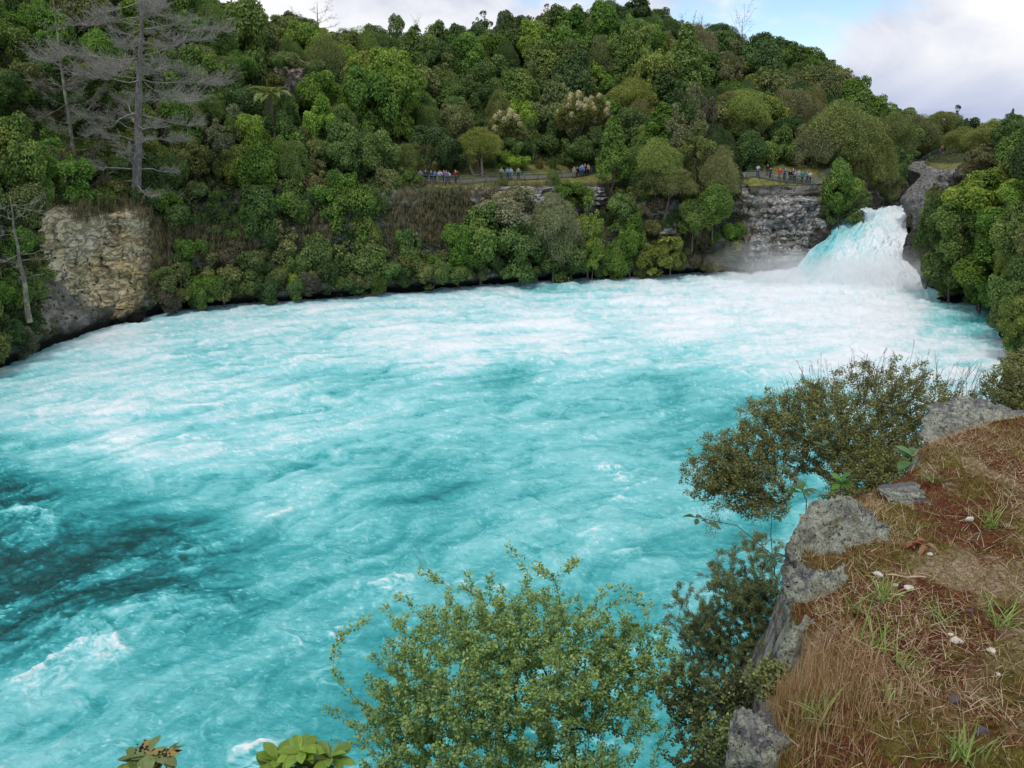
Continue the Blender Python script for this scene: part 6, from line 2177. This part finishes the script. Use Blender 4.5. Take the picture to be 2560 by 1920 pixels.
# ------------------------------------------------------------------ bushes on the bank
M_TWIG = bark_mat('twig', (0.055, 0.042, 0.035), (0.14, 0.11, 0.09), 30.0, None, 0.3)
M_TWIGPALE = bark_mat('mossy_twig', (0.10, 0.09, 0.075), (0.26, 0.25, 0.20), 30.0, (0.30, 0.31, 0.22), 0.3)


def grow(base, tips, rs, wig=0.03, r_tip=0.0015, r_max=0.02, trunk_pts=None, pull=0.3):
    """branch skeleton: every tip reached from the nearest older branch; returns tube paths and final twig paths"""
    base = np.array(base, float)
    cap = len(tips) * 14 + 50
    A = np.zeros((cap, 3))
    par = np.full(cap, -1)
    out_ = np.zeros((cap, 3))
    A[0] = base
    nn_ = 1
    order = np.argsort(np.linalg.norm(tips - base, axis=1))
    fin, chains = [], []
    for ti in order:
        tp_ = tips[ti]
        dv = tp_ - A[:nn_]
        dist = np.linalg.norm(dv, axis=1) + 1e-6
        ali = np.sum(dv * out_[:nn_], 1) / dist
        k = int(np.argmin(dist * (1.25 - 0.5 * ali)))
        st = A[k].copy()
        ln = float(dist[k])
        ns = int(min(12, max(2, ln / 0.08)))
        dirn = unit(st - A[par[k]]) if par[k] >= 0 else unit(tp_ - st)
        c_ = st + dirn * ln * 0.45 * pull + (tp_ - st) * 0.3
        q = (np.arange(1, ns + 1) / ns)[:, None]
        pts = (1 - q) ** 2 * st + 2 * q * (1 - q) * c_ + q * q * tp_
        pts[:-1] += rs.normal(size=(ns - 1, 3)) * wig * ln * 0.2
        A[nn_:nn_ + ns] = pts
        par[nn_:nn_ + ns] = [k] + list(range(nn_, nn_ + ns - 1))
        out_[nn_:nn_ + ns] = unit(pts - base)
        chains.append((k, list(range(nn_, nn_ + ns))))
        nn_ += ns
        fin.append(np.vstack([st[None], pts]))
    load = np.zeros(nn_)
    for _, ch in chains:
        load[ch[-1]] += 1
    for i in range(nn_ - 1, 0, -1):
        load[par[i]] += load[i]
    rad = np.minimum(r_tip * np.maximum(load, 1) ** 0.43, r_max)
    paths = []
    for k, ch in chains:
        idx = [k] + ch
        r = rad[idx].copy()
        r[0] = r[1]
        paths.append((A[idx], r))
    return paths, fin


def bush(label, base, tips, lf, mat_leaf, mat_twig, seed, per=30, ln=0.025, wd=0.012, start=0.3, spread=0.012, name='shrub', tilt=0.7, young_top=True, upright=None, trunk_pts=None, r_max=0.02, r_tip=0.0012, cat='bush', drop=0.0, col=None, clus=1):
    rs = np.random.RandomState(seed)
    paths, fin = grow(base, tips, rs, 0.05, r_tip, r_max, trunk_pts)
    zt = np.array([f_[-1][2] for f_ in fin])
    zlo, zhi = zt.min(), zt.max()
    C, D, Y = [], [], []
    for f_ in fin:
        seglen = np.linalg.norm(np.diff(f_, axis=0), axis=1)
        cum = np.concatenate([[0], np.cumsum(seglen)])
        tot = cum[-1]
        k = max(3, int(per * min(1.4, 0.4 + tot / 0.35)))
        s = np.sort(tot - rs.rand(k) ** 1.2 * min(tot, 0.42) * (1 - start * 0.3))
        pt = np.stack([np.interp(s, cum, f_[:, j]) for j in range(3)], 1)
        tn = unit(np.stack([np.interp(np.minimum(s + 0.02, tot), cum, f_[:, j]) - np.interp(np.maximum(s - 0.02, 0), cum, f_[:, j]) for j in range(3)], 1) + 1e-6)
        for c_ in range(clus):
            sd = unit(np.cross(tn, rs.normal(size=(k, 3))))
            dd = unit(sd * tilt + tn * (1 - tilt * 0.5) + np.array([0, 0, -drop]))
            C.append(pt + sd * spread * rs.rand(k, 1) + dd * ln * 0.5)
            D.append(dd)
            Y.append(np.clip((s / tot - 0.72) * 3.2, 0, 1) * (0.4 + 0.6 * (pt[:, 2] - zlo) / (zhi - zlo + 1e-6)) + 0.1 * rs.rand(k))
    C, D, Y = np.concatenate(C), np.concatenate(D), np.concatenate(Y)
    n = len(C)
    nr_ = unit(np.array([0, -0.15, 1.0]) + 0.8 * rs.normal(size=(n, 3)))
    sz = rs.uniform(0.65, 1.25, n)
    V_, F_ = leaf_quads(C, nr_, ln * sz, wd * sz, rs, D, 0.25)
    root = empty(name, base)
    b = np.array(base)
    me = mesh_np('foliage', V_ - b, F_, {'tint': np.repeat(rs.rand(n), 4), 'young': np.repeat(Y, 4)})
    fo = link('foliage', me, mat_leaf, root)
    if col:
        fo.color = (*col, 1)
    tv, tf = tubes([(p_ - b, r_) for p_, r_ in paths], 5)
    link('stems', mesh_np('stems', tv, tf, None, True), mat_twig, root)
    tag(root, label, cat)
    return root


def lobe_tips(lobes, n, rs, shell=0.5):
    """tips spread through ellipsoids given in display pixels: (x, y, w, h, depth, weight)"""
    out_ = []
    wsum = sum(l[5] for l in lobes)
    for (x, y, w, h, dep, wt) in lobes:
        k = int(n * wt / wsum)
        c_ = np.array(at(x / 2.16, y / 2.16, dep))
        mp_ = dep / F / 0.93 / 2.16 / 2
        d_ = unit(rs.normal(size=(k, 3))) * (shell + (1 - shell) * rs.rand(k, 1)) ** 0.6
        out_.append(c_ + d_ * np.array([w * mp_, w * mp_ * 0.8, h * mp_]))
    return np.concatenate(out_)


br = np.random.RandomState(33)
M_PITTO = foliage_mat('small_leaf', 0.45, 0.3, 0.45, 0.45, True, young=(0.42, 0.46, 0.10))
# centre bush: upright shoots fanning out of a multi-stemmed base below the frame
tips = lobe_tips([(1100, 1480, 720, 420, 4.5, 5), (1080, 1400, 560, 260, 4.4, 3), (880, 1560, 300, 330, 4.3, 1.6), (1350, 1460, 350, 340, 4.6, 2.2), (1100, 1640, 760, 240, 4.4, 2.4)], 1700, br, 0.10)
sh = []
for x, y in [(1095, 1170), (1250, 1200), (1010, 1225), (930, 1245), (905, 1225), (1140, 1230), (1180, 1235), (1240, 1205), (1385, 1275), (1410, 1300), (1330, 1290), (860, 1280), (800, 1330), (740, 1360), (720, 1440), (700, 1520), (1460, 1400), (1300, 1265), (1060, 1235), (970, 1260), (1200, 1250), (1430, 1350), (705, 1600), (830, 1300), (1160, 1215)]:
    sh.append(list(at(x / 2.16, (y + 8) / 2.16, 4.4 + br.normal() * 0.25)))
tips = np.concatenate([tips, np.array(sh)])
bb = at(1130 / 2.16, 1900 / 2.16, 4.5)
bush('large leafy bush with upright yellow-tipped shoots in the bottom centre', tuple(bb), tips, None, M_PITTO, M_TWIG, 71, 60, 0.027, 0.0145, name='leafy_bush', r_max=0.016, r_tip=0.0009, col=(0.25, 0.39, 0.125), spread=0.026, cat='bush')
# smaller leafy growth of the same kind at its right foot
tips = lobe_tips([(1540, 1560, 170, 260, 3.6, 1), (1480, 1500, 150, 180, 3.9, 1), (1520, 1640, 200, 120, 3.5, 0.8)], 330, br, 0.1)
bush('dark straggling bush under the ledge between the two rocks', tuple(at(1560 / 2.16, 1850 / 2.16, 3.6)), tips, None, M_PITTO, M_TWIG, 72, 44, 0.024, 0.014, r_tip=0.0008, name='leafy_bush', col=(0.11, 0.145, 0.055))
# wide spreading small-leaved bush beyond the ledge
M_MANUKA = foliage_mat('tiny_leaf', 0.5, 0.25, 0.5, 0.35, True, young=(0.36, 0.37, 0.075))
tips = lobe_tips([(1930, 870, 330, 190, 5.6, 4), (1830, 960, 300, 170, 5.3, 3), (1700, 920, 260, 160, 5.2, 3), (1600, 1000, 260, 170, 5.0, 2.6), (1560, 1040, 200, 110, 4.9, 1.4), (2050, 900, 150, 150, 5.7, 1.2), (1870, 1010, 260, 120, 5.0, 1.6), (1760, 860, 160, 80, 5.4, 1.0), (1960, 960, 200, 120, 5.4, 1.2), (1640, 1090, 160, 60, 4.8, 0.6), (1920, 1030, 240, 100, 4.75, 1.3), (1850, 1070, 160, 60, 4.6, 0.6)], 3300, br, 0.05)
base_ = at(1800 / 2.16, 1090 / 2.16, 4.9)
bush('wide spreading dark olive small-leaved bush beyond the ledge rocks', tuple(base_), tips, None, M_MANUKA, M_TWIGPALE, 73, 66, 0.0165, 0.010, name='spreading_bush', r_max=0.022, r_tip=0.0008, col=(0.18, 0.19, 0.058), spread=0.024, tilt=0.9)
# thin bare shoots above it
pth = []
for i in range(110):
    x = br.uniform(1690, 2100)
    y0 = 830 + abs(x - 1920) * 0.28
    a_ = np.array(at(x / 2.16, y0 / 2.16, 5.5 + br.normal() * 0.2))
    ln_ = br.uniform(0.12, 0.36)
    d_ = unit(np.array([(x - 1900) / 500 + br.normal() * 0.15, br.normal() * 0.2, 1.0]))
    pth.append((np.array([a_, a_ + d_ * ln_ * 0.5 + br.normal(size=3) * 0.01, a_ + d_ * ln_]), [0.0016, 0.0013, 0.0009]))
    for k in range(3):
        q = a_ + d_ * ln_ * br.uniform(0.5, 1)
        pth.append((np.array([q, q + unit(d_ + br.normal(size=3) * 0.5) * 0.05]), [0.001, 0.0008]))
tv, tf = tubes([(p_ - np.array(base_), r_) for p_, r_ in pth], 4)
sb_ = [o for o in bpy.data.objects if o.name.startswith('spreading_bush')][0]
tag(link('bare_shoots', mesh_np('bare_shoots', tv, tf), M_TWIG, sb_), None, None, None, 'stuff')
# lichen beards hanging from its lower twigs
lp = lobe_tips([(1560, 1090, 130, 90, 4.85, 1), (1540, 1130, 40, 90, 4.8, 1), (1640, 1100, 60, 110, 4.8, 1), (1700, 1050, 160, 60, 4.85, 1)], 900, br, 0.0)
al = unit(np.array([0, 0, -1.0]) + br.normal(size=lp.shape) * 0.45)
V_, F_ = leaf_quads(lp - np.array(base_), br.normal(size=lp.shape), br.uniform(0.02, 0.05, len(lp)), 0.004, br, al)
M_BEARD = flat_mat('lichen_beard', (0.17, 0.15, 0.11), 0.95)
tag(link('hanging_lichen', mesh_np('hanging_lichen', V_, F_), M_BEARD, sb_), None, None, None, 'stuff')
# right-hand neighbour
tips = lobe_tips([(2195, 840, 150, 150, 6.0, 3), (2215, 880, 200, 110, 5.9, 2), (2190, 780, 60, 60, 6.2, 0.6)], 620, br, 0.05)
bush('olive small-leaved bush cut by the right frame edge above the flat-topped rock', tuple(at(2230 / 2.16, 960 / 2.16, 5.8)), tips, None, M_MANUKA, M_TWIGPALE, 74, 62, 0.019, 0.0115, r_tip=0.0008, name='spreading_bush', col=(0.20, 0.21, 0.065), spread=0.024, tilt=0.9)
# feathery needle-leaved bush left of the edge rock
M_NEEDLE = foliage_mat('needle_leaf', 0.45, 0.2, 0.5, 0.3, True, young=(0.24, 0.27, 0.08))
tips = lobe_tips([(1630, 1290, 170, 210, 3.35, 3), (1530, 1370, 150, 190, 3.45, 2.5), (1590, 1440, 220, 150, 3.4, 2), (1640, 1400, 140, 140, 3.3, 1.5)], 900, br, 0.08)
sp_ = np.array([list(at(x / 2.16, y / 2.16, 3.35)) for x, y in [(1580, 1200), (1640, 1195), (1540, 1240), (1670, 1215), (1470, 1265), (1460, 1290), (1600, 1215), (1505, 1290), (1620, 1205)]])
nl = 260
ang_ = br.uniform(0.05, 3.0, nl)
cx_ = br.choice([1630, 1540, 1590], nl)
cy_ = np.where(cx_ == 1630, 1290, np.where(cx_ == 1540, 1370, 1420))
rr_n = br.uniform(95, 140, nl)
spk2 = np.array([list(at((a_ + math.cos(g_) * r_ * 0.85) / 2.16, (b_ - math.sin(g_) * r_) / 2.16, 3.38 + br.normal() * 0.12)) for a_, b_, g_, r_ in zip(cx_, cy_, ang_, rr_n)])
sp_ = np.concatenate([sp_, spk2])
bush('feathery dark needle-leaved bush left of the ledge edge rock', tuple(at(1610 / 2.16, 1640 / 2.16, 3.4)), np.concatenate([tips, sp_]), None, M_NEEDLE, M_TWIG, 75, 90, 0.027, 0.0028, name='needle_bush', col=(0.15, 0.185, 0.07), spread=0.003, tilt=0.5, r_tip=0.0006)
# twiggy lichened little shrub
tips = lobe_tips([(1690, 1400, 100, 120, 2.9, 1), (1660, 1450, 90, 70, 2.9, 0.8), (1700, 1350, 60, 60, 2.9, 0.5)], 260, br, 0.05)
bush('little lichened shrub with small round leaves against the edge rock', tuple(at(1700 / 2.16, 1560 / 2.16, 2.85)), tips, None, M_MANUKA, M_TWIGPALE, 76, 26, 0.014, 0.011, r_tip=0.0007, name='little_shrub', col=(0.15, 0.17, 0.06))

for i, (x, y, w_, h_, dep, lb) in enumerate([(1660, 1470, 110, 120, 2.35, 'straggly yellow-green shrub clinging under the rim by the stalk clump'), (1590, 1500, 120, 140, 2.6, 'dark low shrub below the rim above the bottom rock'), (1560, 1600, 120, 150, 2.3, 'leafy low shrub left of the bottom rock')]):
    tips = lobe_tips([(x, y, w_, h_, dep, 1)], 170, br, 0.05)
    bush(lb, tuple(at((x + 30) / 2.16, (y + 170) / 2.16, dep)), tips, None, M_PITTO, M_TWIGPALE, 80 + i, 30, 0.016, 0.010, name='little_shrub', r_tip=0.0007, col=((0.17, 0.20, 0.07), (0.075, 0.10, 0.04), (0.12, 0.17, 0.06))[i])

# ------------------------------------------------------------------ broad-leaved sprouts: each leaf its own part
LEAFY = [leaf_mesh('leaf', 0.085, 0.019, 0.35, 0.25, 8, 0.7, 0.62), leaf_mesh('leaf', 0.085, 0.022, 0.25, 0.45, 8, 0.7, 0.6)]
for me in LEAFY:
    me.materials.append(M_BIGLEAF)


def sprout(label, px, py, dep, s, nleaf, col, stem=0.12, seed=1, stemdir=(0, 0, -1), up=0.6, name='leafy_sprout', dead=0):
    rs = np.random.RandomState(seed)
    c_ = np.array(at(px, py, dep))
    sd = unit(np.array(stemdir, float)) * stem
    root = empty(name, c_ + sd)
    pts = np.array([np.zeros(3), -sd * 0.5 + rs.normal(size=3) * stem * 0.06, -sd])
    V_, F_ = tubes([(pts, [0.0035 * s, 0.003 * s, 0.0022 * s])], 5)
    link('stem', mesh_np('stem', V_, F_, None, True), M_TWIG, root)
    for k in range(nleaf):
        o = link('leaf', LEAFY[k % 2], None, root, -sd * (1 - 0.25 * (k / nleaf) * rs.rand()))
        a_ = k * 2.4 + rs.normal() * 0.25
        o.rotation_euler = (rs.normal() * 0.2, -up * rs.uniform(0.3, 1.5), a_)
        q = s * rs.uniform(0.75, 1.15)
        o.scale = (q, q, q)
        f_ = rs.uniform(0.7, 1.2)
        o.color = (col[0] * f_, col[1] * f_, col[2] * f_, 1) if k >= dead else (0.42, 0.30, 0.07, 1)
    tag(root, label, 'plant')


G1 = (0.055, 0.17, 0.035)
sprout('glossy green sprout rising in the middle of the spreading bush', 824, 446, 4.35, 0.85, 6, (0.06, 0.15, 0.05), 0.22, 1, (0.15, 0, -1))
sprout('bright green upright sprout behind the edge rock', 841, 482, 3.5, 0.95, 8, (0.10, 0.26, 0.03), 0.14, 2, (0.2, 0, -1), 0.9)
sprout('dark green sprout spreading left of the edge rock top', 802, 490, 3.5, 0.9, 7, G1, 0.12, 3, (0.3, 0, -1), 0.4)
sprout('large-leaved green sprout with one yellow leaf beside the flat-topped rock', 912, 456, 4.2, 1.3, 8, (0.10, 0.23, 0.06), 0.26, 4, (-0.25, 0, -1), 0.5, dead=1)
sprout('leafy tip of a thin branch reaching out over the water', 694, 517, 3.3, 0.75, 7, (0.07, 0.14, 0.04), 0.40, 5, (1, -0.25, -0.42), 0.2)
sprout('thin upright twig with dark leaves beside the edge rock', 772, 512, 3.2, 0.7, 5, (0.06, 0.09, 0.04), 0.26, 6, (0.12, 0, -1), 0.3)
sprout('dark broad leaves low beside the edge rock', 770, 556, 3.0, 0.9, 5, (0.04, 0.10, 0.03), 0.1, 7, (0.3, 0, -1), 0.1)

# bright broad-leaved plant and the berried plant at the lower frame edge
for i, (x, y, s, n, cl) in enumerate([(650, 1622, 1.5, 20, (0.26, 0.40, 0.04)), (600, 1642, 1.4, 16, (0.24, 0.38, 0.035)), (712, 1636, 1.45, 16, (0.24, 0.36, 0.05)), (668, 1655, 1.4, 16, (0.22, 0.34, 0.035)), (580, 1664, 1.3, 14, (0.22, 0.36, 0.035))]):
    sprout(['bright lime broad-leaved plant at the lower edge, topmost rosette', 'bright lime broad-leaved rosette, left of the topmost', 'bright lime broad-leaved rosette, right of the topmost', 'bright lime broad-leaved rosette, under the topmost', 'bright lime broad-leaved rosette, leftmost at the lower edge'][i],
           x / 2.16, y / 2.16, 3.4, s, n, cl, 0.35, 20 + i, (0, 0.1, -1), 0.55, 'broad_leaf_plant')
for i, (x, y, s, n, cl) in enumerate([(320, 1630, 1.35, 18, (0.22, 0.28, 0.09)), (285, 1640, 1.25, 15, (0.20, 0.29, 0.07)), (352, 1634, 1.3, 16, (0.21, 0.25, 0.085))]):
    sprout(['berried plant with dull green leaves at the lower edge, tallest stem', 'berried plant side stem with green leaves on its left', 'berried plant side stem with yellowing leaves on its right'][i], x / 2.16, y / 2.16, 3.4, s, n, cl, 0.35, 30 + i, (0, 0.1, -1), 0.35, 'berried_plant', dead=4 if i == 2 else (2 if i == 0 else 0))
M_BERRY = flat_mat('berry', (0.012, 0.009, 0.016), 0.3, 0, 0.3)
BM = boulder_mesh('berry', 5, (0.0065, 0.0065, 0.0065), 2, 0.02, 40)
BM.materials.append(M_BERRY)
for i, (x, y, lb) in enumerate([(310, 1622, 'cluster of small black berries above the dull green leaves, left one'), (352, 1632, 'cluster of small black berries above the dull green leaves, right one')]):
    c_ = np.array(at(x / 2.16, (y - 6) / 2.16, 3.3))
    root = empty('berry_cluster', c_)
    for k in range(26):
        o = link('berry', BM, None, root, br.normal(size=3) * np.array([0.018, 0.012, 0.012]))
    tag(root, lb, 'berries')
